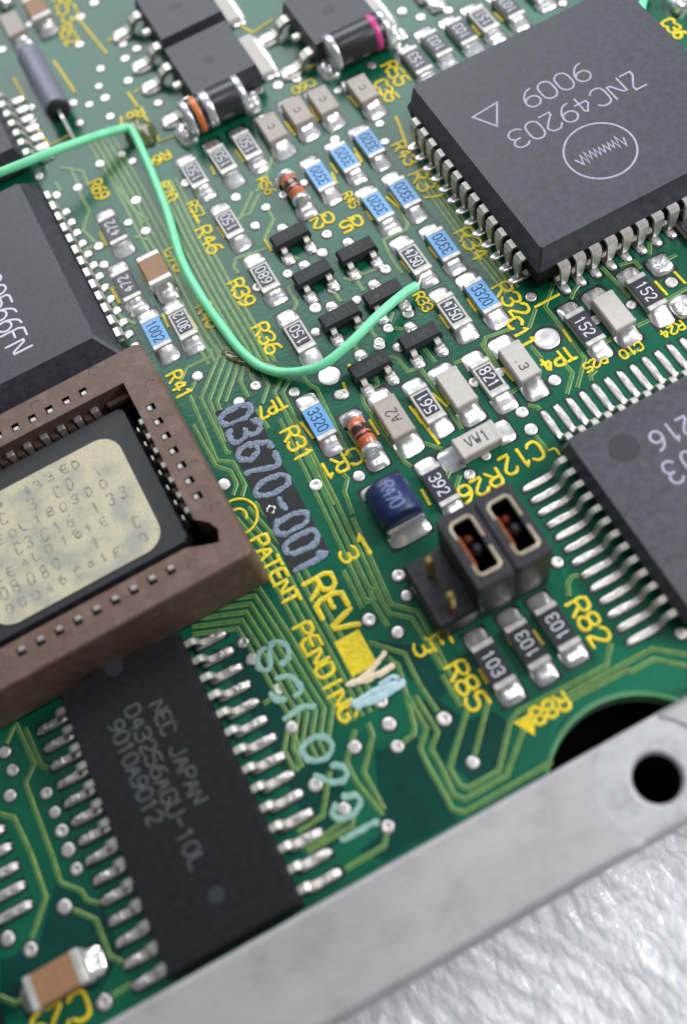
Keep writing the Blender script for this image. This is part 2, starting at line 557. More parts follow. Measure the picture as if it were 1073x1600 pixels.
# ---------------------------------------------------------------- stroke lettering
G = {
    '0': "*1.2,0 2.8,0 4,1.2 4,4.8 2.8,6 1.2,6 0,4.8 0,1.2", '1': "0.8,4.8 2,6 2,0", '2': "0,4.8 1,6 3,6 4,5 4,3.9 0,0 4,0",
    '3': "0,5.2 1,6 3,6 4,5 4,4 3,3.1 1.6,3.1|3,3.1 4,2.2 4,1 3,0 1,0 0,0.8", '4': "3,0 3,6 0,1.9 4.2,1.9",
    '5': "4,6 0.3,6 0.1,3.4 2.8,3.6 4,2.6 4,1.1 3,0 1,0 0,0.8", '6': "3.6,6 1.8,5.6 0.2,3.4 0,1.3 1.1,0 2.9,0 4,1.2 4,2.4 3,3.5 1.2,3.5 0.2,2.6",
    '7': "0,6 4,6 1.4,0", '8': "*1,3.2 0.2,4 0.2,5.2 1,6 3,6 3.8,5.2 3.8,4 3,3.2|*1,3 0,2 0,1 1,0 3,0 4,1 4,2 3,3",
    '9': "0.4,0 2.2,0.4 3.8,2.6 4,4.7 2.9,6 1.1,6 0,4.8 0,3.6 1,2.5 2.8,2.5 3.8,3.4",
    'A': "0,0 2,6 4,0|0.8,2 3.2,2", 'C': "4,5 3,6 1,6 0,5 0,1 1,0 3,0 4,1", 'D': "*0,0 0,6 2.6,6 4,4.6 4,1.4 2.6,0",
    'E': "4,6 0,6 0,0 4,0|0.1,3.1 3,3.1", 'F': "4,6 0,6 0,0|0.1,3.1 3,3.1", 'G': "4,5 3,6 1,6 0,5 0,1 1,0 3,0 4,1 4,2.8 2.4,2.8",
    'I': "2,0 2,6", 'J': "3.4,6 3.4,1 2.4,0 1,0 0,1", 'L': "0,6 0,0 3.8,0", 'M': "0,0 0,6 2,2.6 4,6 4,0", 'N': "0,0 0,6 4,0 4,6",
    'P': "0,0 0,6 3,6 4,5 4,3.8 3,2.8 0.1,2.8", 'Q': "*1.2,0 2.8,0 4,1.2 4,4.8 2.8,6 1.2,6 0,4.8 0,1.2|2.6,1.6 4.2,-0.4",
    'R': "0,0 0,6 3,6 4,5 4,3.9 3,2.9 0.1,2.9|2,2.9 4,0", 'S': "4,5.1 3,6 1,6 0,5.1 0,4 1,3.1 3,2.9 4,2 4,0.9 3,0 1,0 0,0.9",
    'T': "0,6 4,6|2,5.9 2,0", 'U': "0,6 0,1 1,0 3,0 4,1 4,6", 'V': "0,6 2,0 4,6", 'W': "0,6 1,0 2,4 3,0 4,6", 'Z': "0,6 4,6 0,0 4,0",
    'u': "0,4 0,1 1,0 3,0 4,1 4,4", '-': "0.6,3 3.4,3", '.': "2,0 2,0.3", '/': "0.5,0 3.5,6", 'X': "0,0 4,6|0,6 4,0", ' ': "", '^': "*0,0 4,0 2,5",
}
DIRS = {'n': 0.0, 'd': -math.pi / 2, 'u': math.pi / 2, 'f': math.pi}


def glyphs(text, cx, cy, h, adv, w, z, d, mb=None, mi=0, smooth=1, thick=0.03, cw=None, rough=0.0):
    """stroke text centred on (cx, cy)"""
    mb = mb or MB()
    n = len(text)
    ang = DIRS[d] if isinstance(d, str) else d
    ca, sa = math.cos(ang), math.sin(ang)
    cw = cw or adv * 0.78
    for i, ch in enumerate(text):
        ox = (i - (n - 1) / 2) * adv
        for si, st in enumerate(filter(None, G.get(ch, '').split('|'))):
            closed = st.startswith('*')
            pts = [tuple(map(float, q.split(','))) for q in st.lstrip('*').split()]
            pts = [(ox + (x / 4 - .5) * cw, (y / 6 - .5) * h) for x, y in pts]
            if smooth:
                pts = chaikin(pts, closed, smooth)
            pts = [(cx + x * ca - y * sa, cy + x * sa + y * ca) for x, y in pts]
            ribbon(mb, pts, w, z + 0.004 * si + 0.0013 * (i % 2), thick, closed, mi, True, rough)
    return mb


# ================================================================= SETTING
# foam sheet under everything
def build_foam():
    mb = MB()
    xs = np.concatenate([[-400, -120, -60, -35], np.linspace(-20, 62, 330), [80, 150, 400]])
    ys = np.concatenate([[-400, -150, -80], np.linspace(-52, -18, 150), [0, 60, 400]])
    nx, ny = len(xs), len(ys)
    vs = []
    for y in ys:
        for x in xs:
            z = -11.0
            if -22 < x < 64 and -54 < y < -16:
                z += 0.9 * noise.noise(Vector((x * .12, y * .12, 3.3)))
                q = noise.noise(Vector((x * .95 + y * .35, y * .5 - x * .12, 1.0)))
                z += 0.26 * q + 0.14 * abs(noise.noise(Vector((x * 2.1, y * 1.3, 7.0))))
            vs.append((x, y, z))
    fs = [[j * nx + i, j * nx + i + 1, (j + 1) * nx + i + 1, (j + 1) * nx + i] for j in range(ny - 1) for i in range(nx - 1)]
    mb.add(vs, fs, 0, True)
    part('foam_sheet', mb, M['foam'], None, kind='structure')


build_foam()

# ================================================================= ENCLOSURE RIM
HOLE = at(1027, 1216, 3.0)


def build_rim():
    t = thing('enclosure', 'pale cast metal rim with a machined screw hole, crossing below the green board', 'enclosure', (0, -20.6, 0))
    hx, hy = HOLE[0], HOLE[1] + 20.6
    yi, yo, zt = 2.55, -2.45, 3.0
    X0, X1 = -60.0, 75.0
    rs, seg = 3.45, 72
    bm = bmesh.new()
    ai, ao = math.asin((yi - hy) / rs), math.asin(max(-1, (yo - hy) / rs))
    # left and right arcs of the spot face between the two edges
    la = [(hx - rs * math.cos(a), hy + rs * math.sin(a)) for a in np.linspace(ai, ao, 30)]
    ra = [(hx + rs * math.cos(a), hy + rs * math.sin(a)) for a in np.linspace(ao, ai, 30)]

    def face(pts, z, mi=0):
        f = bm.faces.new([bm.verts.new((x, y, z)) for x, y in pts]); f.material_index = mi
    face([(X0, yi)] + la + [(X0, yo)], zt)
    face([(X1, yi), (X1, yo)] + ra, zt)
    zs = zt - .14
    for arc, sx in ((la, 1), (ra, -1)):
        inner = [(x + sx * .10, y) for x, y in arc]
        for i in range(len(arc) - 1):
            f = bm.faces.new([bm.verts.new(p) for p in ((*arc[i], zt), (*arc[i + 1], zt), (*inner[i + 1], zs), (*inner[i], zs))])
            f.material_index = 0; f.smooth = True
    la2 = [(x + .10, y) for x, y in la]; ra2 = [(x - .10, y) for x, y in ra]
    vs = [bm.verts.new((x, y, zs)) for x, y in la2 + ra2]
    ed = [bm.edges.new((vs[i], vs[(i + 1) % len(vs)])) for i in range(len(vs))]

    def circ(r, z):
        return [bm.verts.new((hx + r * math.cos(2 * math.pi * k / seg), hy + r * math.sin(2 * math.pi * k / seg), z)) for k in range(seg)]
    r0 = circ(1.60, zs)
    ed += [bm.edges.new((r0[i], r0[(i + 1) % seg])) for i in range(seg)]
    res = bmesh.ops.triangle_fill(bm, edges=ed, use_beauty=True)
    for g in res['geom']:
        if isinstance(g, bmesh.types.BMFace):
            g.material_index = 1
    rings = [r0, circ(1.42, zs - .07), circ(1.33, zs - .25), circ(1.30, -6)]
    for i in range(3):
        for k in range(seg):
            f = bm.faces.new((rings[i][k], rings[i][(k + 1) % seg], rings[i + 1][(k + 1) % seg], rings[i + 1][k]))
            f.material_index = 2 if i == 2 else 1
            f.smooth = True
    f = bm.faces.new(rings[-1]); f.material_index = 2
    # shoulders: run along x, following the slightly lower spot face
    xs = [X0] + list(np.linspace(-20, la[-1][0], 60)) + [la[-1][0] + .1] + list(np.linspace(la[-1][0] + .2, ra[0][0] - .2, 12)) + [ra[0][0] - .1, ra[0][0]] + [X1]
    xi = [X0] + list(np.linspace(-20, la[0][0], 60)) + [la[0][0] + .1] + list(np.linspace(la[0][0] + .2, ra[-1][0] - .2, 12)) + [ra[-1][0] - .1, ra[-1][0]] + [X1]

    def run(xx, x0, x1, y, sg, prof):
        rows = []
        for k, (dy, dz) in enumerate(prof):
            row = []
            for x in xx:
                low = .14 if x0 < x < x1 else 0.0
                wob = .03 * noise.noise(Vector((x * .5, k * 2.0, 0))) if k else 0
                row.append(bm.verts.new((x, y + sg * dy + wob, zt - low * max(0, 1 + dz / .5) + dz)))
            rows.append(row)
        for a, b in zip(rows, rows[1:]):
            for i in range(len(xx) - 1):
                f = bm.faces.new((a[i], a[i + 1], b[i + 1], b[i])); f.smooth = True
    run(xs, la[-1][0] + .05, ra[0][0] - .05, yo, -1, ((0, 0), (.18, -.03), (.32, -.12), (.42, -.30), (.44, -.7), (.36, -1.6), (.34, -1.9), (.46, -2.1), (.46, -2.6), (.2, -3.4), (-.4, -15)))
    run(xi, la[0][0] + .05, ra[-1][0] - .05, yi, 1, ((0, 0), (.14, -.03), (.24, -.12), (.28, -.3), (.28, -12)))
    bmesh.ops.recalc_face_normals(bm, faces=bm.faces)
    me = bpy.data.meshes.new('rim')
    bm.to_mesh(me); bm.free()
    for m in (M['rim'], M['rim_face'], M['hole']):
        me.materials.append(m)
    part('rim', me, None, t)
    fl = MB().box((10, 66.3, -7.5), (160, 126, 1.0), 0.1)
    part('enclosure_floor', fl, M['hole'], t)


build_rim()

# ================================================================= CIRCUIT BOARD
board = thing('circuit_board', 'green printed circuit board with yellow lettering, copper traces and silver vias', 'circuit board', (0, 0, 0))


def build_board():
    arcp = [at(*p) for p in ((861.5, 1194.5), (879, 1147), (916.5, 1114.5), (954, 1094.5), (1004, 1088), (1036, 1091))]
    A = np.array([[2 * x, 2 * y, 1] for x, y in arcp]); b = np.array([x * x + y * y for x, y in arcp])
    s = np.linalg.lstsq(A, b, rcond=None)[0]
    cx, cy = s[0], s[1]; r = math.sqrt(s[2] + cx * cx + cy * cy)
    ye = -18.6
    a1 = math.pi - math.asin((ye - cy) / r); a2 = math.asin((ye - cy) / r)
    arc = [(cx + r * math.cos(a1 + (a2 - a1) * k / 40), cy + r * math.sin(a1 + (a2 - a1) * k / 40)) for k in range(41)]
    poly = [(-55, ye)] + arc + [(100, ye), (100, 110), (-55, 110)]
    mb = MB().prism(poly, -1.6, 0.0)
    # side faces are bare laminate
    for i, f in enumerate(mb.f):
        if i > 1:
            mb.m[i] = 1
    part('laminate', mb, [M['mask'], M['laminate']], board)
    rm = MB()
    ribbon(rm, [(cx + (r + .16) * math.cos(a1 + (a2 - a1) * k / 40), cy + (r + .16) * math.sin(a1 + (a2 - a1) * k / 40)) for k in range(41)],
           .3, 0.004, 0.03)
    part('notch_edge', rm, M['trace'], board)


build_board()


_pz = [0.001]


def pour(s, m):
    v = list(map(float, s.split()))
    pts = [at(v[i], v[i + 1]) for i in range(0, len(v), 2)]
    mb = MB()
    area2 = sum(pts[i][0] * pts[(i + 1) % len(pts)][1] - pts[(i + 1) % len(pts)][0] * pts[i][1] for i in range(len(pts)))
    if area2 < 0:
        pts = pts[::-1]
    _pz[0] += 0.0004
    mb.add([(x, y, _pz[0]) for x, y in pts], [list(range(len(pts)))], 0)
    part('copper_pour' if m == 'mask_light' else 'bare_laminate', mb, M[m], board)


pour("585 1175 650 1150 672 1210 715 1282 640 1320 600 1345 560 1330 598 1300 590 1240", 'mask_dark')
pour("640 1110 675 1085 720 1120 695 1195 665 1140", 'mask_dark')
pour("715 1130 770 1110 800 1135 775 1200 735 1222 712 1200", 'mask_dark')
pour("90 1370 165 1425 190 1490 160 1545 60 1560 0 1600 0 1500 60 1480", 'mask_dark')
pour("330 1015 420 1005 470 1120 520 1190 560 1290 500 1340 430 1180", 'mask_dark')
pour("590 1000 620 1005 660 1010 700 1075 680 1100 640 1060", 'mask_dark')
pour("870 870 960 1010 1073 1000 1073 1075 960 1085 880 1120 855 1165 862 1110 935 1050 930 1000 880 900", 'mask_light')


# ---- traces
def trace_mesh(mb, pts, w=0.17, z=0.003, h=0.035):
    pts = clean(pts)
    nn = offset_normals(pts, False)
    vs, fs, ms = [], [], []
    prof = ((-w / 2 - .055, 0), (-w / 2, h), (w / 2, h), (w / 2 + .055, 0))
    for p, q in zip(pts, nn):
        for o, hh in prof:
            vs.append((p[0] + q[0] * o, p[1] + q[1] * o, z + hh))
    for i in range(len(pts) - 1):
        for k in range(3):
            mb.add([], [], 0)
            a = i * 4 + k
            fs.append([a + 1, a, a + 4, a + 5]); ms.append(0 if k == 1 else 1)
    b = len(mb.v)
    mb.v += vs
    for f, m in zip(fs, ms):
        mb.f.append([b + i for i in f]); mb.m.append(m); mb.sm.append(False)


def P(s):
    v = list(map(float, s.replace(',', ' ').split()))
    return [(v[i], v[i + 1]) for i in range(0, len(v), 2)]


_tz = [0]


def trace(s, w=0.17):
    pts = [at(*p) for p in P(s)]
    _trace_mm(pts, w)


def _trace_mm(pts, w=0.17):
    mb = MB()
    _tz[0] = (_tz[0] + 1) % 31
    trace_mesh(mb, pts, w, 0.004 + 0.0008 * _tz[0])
    part('trace', mb, [M['trace'], M['trace_edge']], board)


def bundle(s, n, pitch, w=0.15):
    pts = [at(*p) for p in P(s)]
    for k in range(n):
        _trace_mm(offset_path(pts, (k - (n - 1) / 2) * pitch), w)


bundle("150,205 205,300 262,408 310,500 345,560", 5, 0.50)
bundle("258,285 300,372 345,455 395,540 412,575", 5, 0.46)
bundle("447,650 510,778 560,885 585,940", 3, 0.50)
bundle("378,800 430,860 470,935 522,1030 566,1120", 5, 0.55)
bundle("300,962 388,950 425,1008 465,1078 486,1112 478,1165 490,1190", 6, 0.52)
bundle("655,265 725,362 800,455", 4, 0.36, 0.10)
for s in """328,546 331,557 292,575 280,600
335,540 344,551 314,622 355,708 362,708
343,536 354,553 327,625 351,692
353,541 365,558 339,628 352,660
365,543 375,562 352,628
297,618 339,720 364,722 383,758 378,776
302,664 337,728 360,736 370,756 364,774
385,563 375,595 388,621
394,571 392,586 399,600
408,576 419,602 409,631
440,591 428,613 458,666 520,790
453,593 441,613 463,658
400,640 420,670
473,586 483,601 495,608 530,681 548,715
305,596 297,613
483,711 493,733
551,809 611,944 653,956 674,994 700,1050
553,874 576,919 588,924 608,959 643,966 661,994 690,1045
536,891 566,951
568,936 583,941 606,979
576,1004 631,1021 655,1070 683,1112
606,1028 622,1040 647,1135 646,1148 630,1160
636,1087 666,1139.5 656,1169.5 666,1192 696,1244.5 706,1264.5 726,1269.5 804,1224.5 862,1190
648,1087 683.5,1144 673.5,1172 686,1194 708.5,1242 726,1249.5 791,1212 808,1165 826,1118 980,1034 1018,1014 1073,1023
731,1105 702,1202 718,1227 731,1232 778.5,1204.5 796,1130 808,1112 946,1040 954,1005
700,1050 731,1105
762,1097 741,1180
820,1140 832,1124 978,1048 986,1049 1020,1030 1073,1041
888,932 886,912 892,902 904,899
555,1140 541,1190 555,1220 598,1275
575,1130 582,1150 568,1207 600,1265
515,1205 504,1275 465,1300
540,1282 500,1310 470,1325
552,1270 550,1292 480,1330
605,1300 600,1322 540,1358
463,1205 468,1170 455,1140
412,1100 440,1080
25,1130 54,1194 40,1224 82,1338 95,1380 127,1392 136,1407 157,1412
40,1137 65,1197 77,1200
0,1272 22,1277 48,1332 72,1402 50,1467
115,1422 150,1437 172,1494 192,1504
207,1537 175,1556
0,1557 22,1567 35,1564
25,1129 10,1162
420,330 427,343 413,373
418,388 368,404 365,418 373,428
448,398 468,405
455,446 450,450 463,473 459,485
395,300 375,340
405,303 390,333 370,343
478,463 485,475
520,455 533,472
551,423 568,428 593,418
536,435 558,440 568,455
618,315 637,350 633,360 598,375 608,398 628,428
608,503 613,488
616,513 636,515
581,508 579,518 588,528
801,513 758,528 755,540 768,560
864,443 851,480 879,515 913,561 901,606
836,483 826,513
908,440 896,455 891,468
966,415 989,408 1001,420
939,418 984,465
1014,378 1014,398
1042,405 1056,398
994,510 1014,500
944,535 958,528
881,568 894,583 885,616
829,541 846,561
1020,480 1073,450
931,578 921,588 924,595
970,560 1000,545
824,633 839,636 843,641
836,681 856,706
661,543 680,567
608,557 621,560 636,580 656,575 690,620 721,671
608,586 622,601
586,586 590,601 566,618 568,631 633,723 643,730
661,692 691,702
708,568 721,563
751,536 778,576
788,620 812,605
703,733 696,751
718,743 710,768
554,540 558,548
536,741 543,748 538,768 551,804
165,268 210,330 233,345
121,296 140,330 130,360 150,380
87,285 96,300
95,262 130,268 138,292
205,320 224,350
210,370 232,375 262,420
175,470 188,495 213,507
240,500 262,488
186,450 165,450
110,262 128,300
145,384 130,392
425,245 420,265 400,300
700,290 712,306
735,475 748,490
510,180 520,210
345,150 352,185
690,1055 720,1105""".splitlines():
    trace(s)

# ---- vias: a silver mound, the mask's shadow round it painted as a dark ring
VIA_MESH = []
for sd in range(6):
    mb = MB()
    mb.blob(0, 0, 1, 1, 0.21, 0.012, 2.0, 20, 0.09, sd * 2.3, 0,
            top=(lambda x, y: -0.20 * math.exp(-(x * x + y * y) * 9)) if sd % 2 == 0 else None)
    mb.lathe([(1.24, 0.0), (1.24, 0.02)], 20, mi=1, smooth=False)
    VIA_MESH.append(mb.mesh('via', [M['solder'], M['pad_shadow']]))
_vi = [0]


def via(px, py, r=0.42, hz=1.0):
    x, y = at(px, py, 0.1)
    _vi[0] += 1
    o = link('via', VIA_MESH[_vi[0] % 6], board, (x, y, 0.002), random.uniform(0, 6.28))
    r *= random.uniform(.90, 1.10)
    o.scale = (r, r * random.uniform(.94, 1.05), r * hz * random.uniform(.6, 1.2))


for p in P("3 76 46 37 124 68 125 25 147 3 157 106 154 134 164 152 139 162 172 181 124 191 114 160 195 90 214 75 200 125 192 68 247 160 49 167"
           " 49 187 156 255 190 240 207 251 438 61 463 122 434 132 404 140 528 140 523 217 657 25 628 16 580 101 593 192 601 220 879 4 994 17"
           " 61 275 121 292 87.5 304 212 312 200 347 227 360 154 384 162 413 290 285 368 307 415 323 398 352 443 303 475 285 510 365 503 394"
           " 449 427 520 450 492 480 493 518 403 448 270 453 602 420 637 488 606 512 557 468 592 534 1048 440 986 475 930 499 829 463 308 587"
           " 399 602 373 628 459 612 530 616 493 757 349 756 423 796 563 553 592 538 622 542 536 615 560 743 741 596 780 581 733 741"
           " 866 593 815 643 829 670 622 899 635 930 576 968 621 988 870 878 1064 989 379 1003 393 1029 434 1077 455 1136 492 1226 537 1264"
           " 595 1096 607 1131 620 1166 553 1167 693 1123 738 1191 605 1292 7 1175 19 1203 15 1243 72 1239 85 1269 96 1298 106 1328 119 1358"
           " 100 1417 47 1484 11 1467 162 1566 758 711 700 15 930 12"):
    via(*p)
via(854, 528, 0.86, 0.35)
via(514, 586, 0.86, 0.35)


# ---- lettering on the board
def designator(text, px, py, d, h=1.35, adv=1.0, w=None, m='yellow', name='designator', label=None):
    x, y = at(px, py)
    w = w or (.23 if h > .95 else .16)
    mb = glyphs(text, x, y, h - .08, adv, w, 0.045, d, thick=0.035, rough=.45)
    o = part(name, mb, M[m], board)
    o['label'] = label or ('yellow printed ' + text.replace('^', 'arrow'))
    return o


for a in (("R39", 378, 458, 'd', 1.25, .95), ("R36", 417, 529, 'd', 1.25, 1.0), ("R46", 327, 375, 'd', 1.25, 1.0), ("R40", 326, 493, 'd', 1.15, .82), ("R57", 306, 328, 'd', .95, .64),
          ("C70", 275, 405, 'd', 1.15, .85), ("R56", 416, 291, 'd', .9, .66), ("R45", 548, 313, 'd', .85, .58), ("R31", 464, 694, 'd', 1.3, 1.0),
          ("R41", 281, 602, 'd', 1.2, .88), ("R33", 661, 472, 'd', .88, .62), ("R32", 798, 468, 'd', 1.4, 1.12), ("R34", 738, 381, 'd', 1.35, 1.1),
          ("R37", 666, 290, 'd', 1.4, 1.15), ("R43", 633, 240, 'd', 1.15, .9), ("R55", 618, 115, 'd', 1.3, 1.0), ("C35", 603, 142, 'd', 1.1, .9),
          ("C11", 815, 520, 'd', 1.1, .95), ("TP4", 871, 562, 'f', 1.15, .82), ("R25", 929, 568, 'f', .78, .6), ("C10", 985, 548, 'f', .78, .6),
          ("R24", 1050, 516, 'f', .78, .6), ("C12", 815, 716, 'f', 1.5, 1.02), ("R26", 750, 760, 'f', 1.3, 1.08), ("R82", 919, 971, 'd', 1.35, 1.12),
          ("R85", 729, 1071, 'd', 1.4, 1.12), ("TP7", 424, 638, 'f', 1.05, .74), ("CR1", 532, 725, 'f', 1.3, 1.1), ("R69", 155, 297, 'd', 1.15, .78),
          ("R70", 262, 300, 'd', 1.0, .75), ("R66", 247, 250, 'f', 1.0, .75), ("R67", 205, 183, 'f', 1.0, .8), ("R53", 104, 15, 'd', 1.7, 1.3), ("R52", 107, 55, 'd', 1.3, .9),
          ("Q2", 504, 345, 'f', 1.1, .95), ("Q5", 549, 350, 'f', 1.1, .95), ("C60", 474, 136, 'f', .9, .7),
          ("3", 545, 867, 'd', 1.25, 1.1), ("E", 688, 1001, 'd', 1.25, 1.1), ("3", 661, 1012, 'd', 1.25, 1.1), ("C36", 1052, 45, 'd', 1.1, .8),
          ("R88", 858, 1108, 'f', 1.1, .85), ("C29", 92, 1590, 'f', 1.6, 1.3), ("L", 865, 708, 'f', .7, .6)):
    designator(*a)
designator("REV", 517, 944, 'd', 1.95, 1.5, 0.36)
designator("PATENT", 430, 890, 'd', 1.2, .93, 0.24)
designator("PENDING", 508, 1048, 'd', 1.25, 1.02, 0.24)
designator("1", 570, 850, 'n', 1.5, 1.0, 0.3)
# copyright ring half hidden by the socket
cm = MB()
cc = at(372, 808)
ribbon(cm, [(cc[0] + 1.35 * math.cos(a), cc[1] + 1.35 * math.sin(a)) for a in np.linspace(0, 2 * math.pi, 33)[:-1]], .2, .045, .045, True)
ribbon(cm, [(cc[0] + .6 * math.cos(a), cc[1] + .6 * math.sin(a)) for a in np.linspace(math.radians(-40), math.radians(230), 16)], .2, .045, .045)
part('copyright_sign', cm, M['yellow'], board, label='yellow printed copyright ring beside the socket')


def bar(px, py, px2, py2, w=0.22, m='yellow', name='outline_bar'):
    mb = MB()
    a, b = at(px, py), at(px2, py2)
    ribbon(mb, [a, b], w, 0.045, 0.04, round_ends=False)
    part(name, mb, M[m], board)


for l_ in """572 330 582 345;603 308 624 326;608 300 626 324;670 386 684 404;626 408 641 426;686 492 702 514;690 490 703 512;730 467 744 487
834 481 873 460;879 515 892 535;1022 440 1042 462;1052 425 1070 444;656 655 686 695;646 640 660 662;544 674 560 698;577 656 592 680;592 655 608 682
675 615 699 636;686 605 703 632;658 765 672 790;640 635 658 660;785 575 803 596;340 355 352 372;300 330 312 350;368 235 382 254;400 238 412 252
445 190 458 208;448 192 462 212;484 165 498 190;545 150 560 168;516 255 528 272;553 232 566 252;555 240 566 255;737 40 750 56;772 20 786 34
156 362 168 385;175 450 188 475;296 495 308 515;255 492 264 512;222 428 236 448;413 374 425 393;790 990 800 1008;832 985 848 1008;748 1045 762 1068
518 270 526 288;470 660 490 686;331 260 336 274;84 95 118 145;22 122 42 158;58 200 78 228;125 32 168 85;200 145 216 168;225 180 250 222
640 90 646 100""".replace('\n', ';').split(';'):
    q = list(map(float, l_.split()))
    bar(*q)
bar(536, 480 + 118, 543, 480 + 118 + 20)
bar(545, 570, 553, 590, .25)
bar(168, 66, 185, 52, .3, 'yellow_pale')
bar(78, 228, 108, 212, .2, 'yellow_pale')
bar(210, 145, 232, 133, .25, 'yellow_pale')
bar(250, 222, 275, 212, .2, 'yellow_pale')
bar(430, 105, 446, 124, .35, 'yellow_pale')
bar(446, 124, 520, 88, .3, 'yellow_pale')
bar(372, 38, 395, 52, .3, 'yellow_pale')
bar(395, 52, 428, 30, .3, 'yellow_pale')
bar(618, 183, 624, 196, .25)
bar(624, 196, 634, 225, .25)
# filled yellow blocks
yb = MB()
cs = [at(525, 1001), at(562, 984), at(590, 1040), at(545, 1058)]
x0, x1 = sum(c[0] for c in (cs[0], cs[3])) / 2, sum(c[0] for c in (cs[1], cs[2])) / 2
y1, y0 = (cs[0][1] + cs[1][1]) / 2, (cs[2][1] + cs[3][1]) / 2
yb.box(((x0 + x1) / 2, (y0 + y1) / 2, 0.045), (x1 - x0, y1 - y0, 0.05), 0.02)
part('revision_block', yb, M['yellow'], board, label='solid yellow rectangle under REV')
ya = MB()
ax, ay = at(824, 1132)
ya.prism([(ax - .7, ay + .5), (ax, ay - .8), (ax + .7, ay + .5)][::-1], 0.03, 0.06)
part('pin_arrow', ya, M['yellow'], board)
# black ink patch with the part number
sm = MB()
quad = [at(336, 645), at(388, 624), at(517, 866), at(457, 894)]
pts = []
for i in range(4):
    a, b = quad[i], quad[(i + 1) % 4]
    for k in range(14):
        t = k / 14
        x, y = a[0] + (b[0] - a[0]) * t, a[1] + (b[1] - a[1]) * t
        pts.append((x + .10 * noise.noise(Vector((x * 2, y * 2, 0))), y + .10 * noise.noise(Vector((x * 2, y * 2, 5)))))
sm.prism(pts[::-1], 0.02, 0.062)
part('ink_patch', sm, M['stamp'], board, label='black ink patch carrying the number')
n0, n1 = at(369, 648), at(487, 879)
L_ = math.dist(n0, n1) / 8
num = MB()
ang = math.atan2(n1[1] - n0[1], n1[0] - n0[0])
glyphs("03670-001", (n0[0] + n1[0]) / 2, (n0[1] + n1[1]) / 2, 2.35, L_, 0.42, 0.066, ang, num, cw=L_ * .70, smooth=2, thick=0.05, rough=0.9)
part('part_number', num, M['stamp_paint'], board, label='pale blue hand stamped number 03670-001')
# hand lettering SCI 0291 in grey green ink
hand = """440 1037 449 1032 453 1018 445 1005 432 1001 421 1008 421 1024 424 1038 418 1048 407 1047 402 1036 404 1022 412 1014
434 1060 452 1056 468 1068 471 1082 462 1086|424 1085 432 1094 444 1093
446 1123 474 1103 490 1104
471 1170 480 1158 498 1150 515 1155 521 1168 512 1184 495 1190 479 1186 471 1176
520 1196 534 1196 543 1207 538 1220 522 1224 506 1218 494 1212
523 1258 519 1272 530 1281 548 1276 562 1262 564 1248 552 1241 538 1246
536 1312 562 1298 588 1284"""
for row, nm in zip(hand.splitlines(), "SCI0291"):
    mb = MB()
    for si, st in enumerate(row.split('|')):
        pts = chaikin([at(*p) for p in P(st)], False, 2)
        ribbon(mb, pts, 0.38, 0.05 + .004 * si, 0.018, rough_edge=0.7)
    part('painted_character', mb, M['paint'], board, label='grey green hand painted ' + nm)
sw = MB()
for k, s_ in enumerate(("545 1070 566 1062 590 1036 600 1022", "560 1066 590 1056 612 1042", "554 1100 575 1088 605 1072 622 1072",
                        "560 1103 592 1092 628 1068", "595 1070 612 1058 620 1060")):
    ribbon(sw, chaikin([at(*p) for p in P(s_)], False, 2), (.38, .42, .5, .5, .35)[k], 0.10 + .01 * k, 0.05, mi=1 if k < 2 else 0, rough_edge=0.6)
part('paint_smear', sw, [M['paint_white'], M['paint_cream']], board, label='pale blue white paint smear below the yellow rectangle')


# ================================================================= SMALL COMPONENTS
def fillet_mesh(key, w, pad, h, seed, mound=0.09):
    """solder joint: starts at y=0 against the end cap and runs out to y=-pad"""
    def fn():
        mb = MB()
        nu, nv = 9, 8
        vs = []
        for j in range(nv + 1):
            v = j / nv
            for i in range(nu + 1):
                u = i / nu * 2 - 1
                edge = max(0.0, 1 - abs(u) ** 5)
                end = max(0.0, 1 - v ** 6)
                q = noise.noise(Vector((u * 1.6 + seed, v * 2.2, seed * 1.7)))
                z = (h * (1 - v) ** 2.1 + 0.12 + 0.03 * q + mound * math.exp(-((v - .70) / .22) ** 2)) * edge * end
                round_ = 1 - 0.16 * v ** 5 * 1.0
                vs.append((u * w / 2 * round_ * (1 + .03 * q), 0.12 - v * (pad + .12) * (1 - .10 * abs(u) ** 4 * 1.0), z + .012 * (z > 0)))
        fs = [[j * (nu + 1) + i, (j + 1) * (nu + 1) + i, (j + 1) * (nu + 1) + i + 1, j * (nu + 1) + i + 1] for j in range(nv) for i in range(nu)]
        mb.add(vs, fs, 0, True)
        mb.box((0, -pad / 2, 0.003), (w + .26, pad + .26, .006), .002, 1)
        return mb
    return cached(key, fn, [M['shiny'], M['pad_shadow']])


_cn = [0]
R_GROUP = {'blue': 'blue chip resistors', 'win': 'silver edged chip resistors', 'dark': 'black chip resistors', 'grey': 'grey chip capacitors',
           'white': 'pale chip capacitors', 'brown': 'brown chip capacitors'}
NAMES = {'blue': ('chip_resistor', 'resistor'), 'win': ('chip_resistor', 'resistor'), 'dark': ('chip_resistor', 'resistor'),
         'grey': ('chip_capacitor', 'capacitor'), 'white': ('chip_capacitor', 'capacitor'), 'brown': ('chip_capacitor', 'capacitor')}


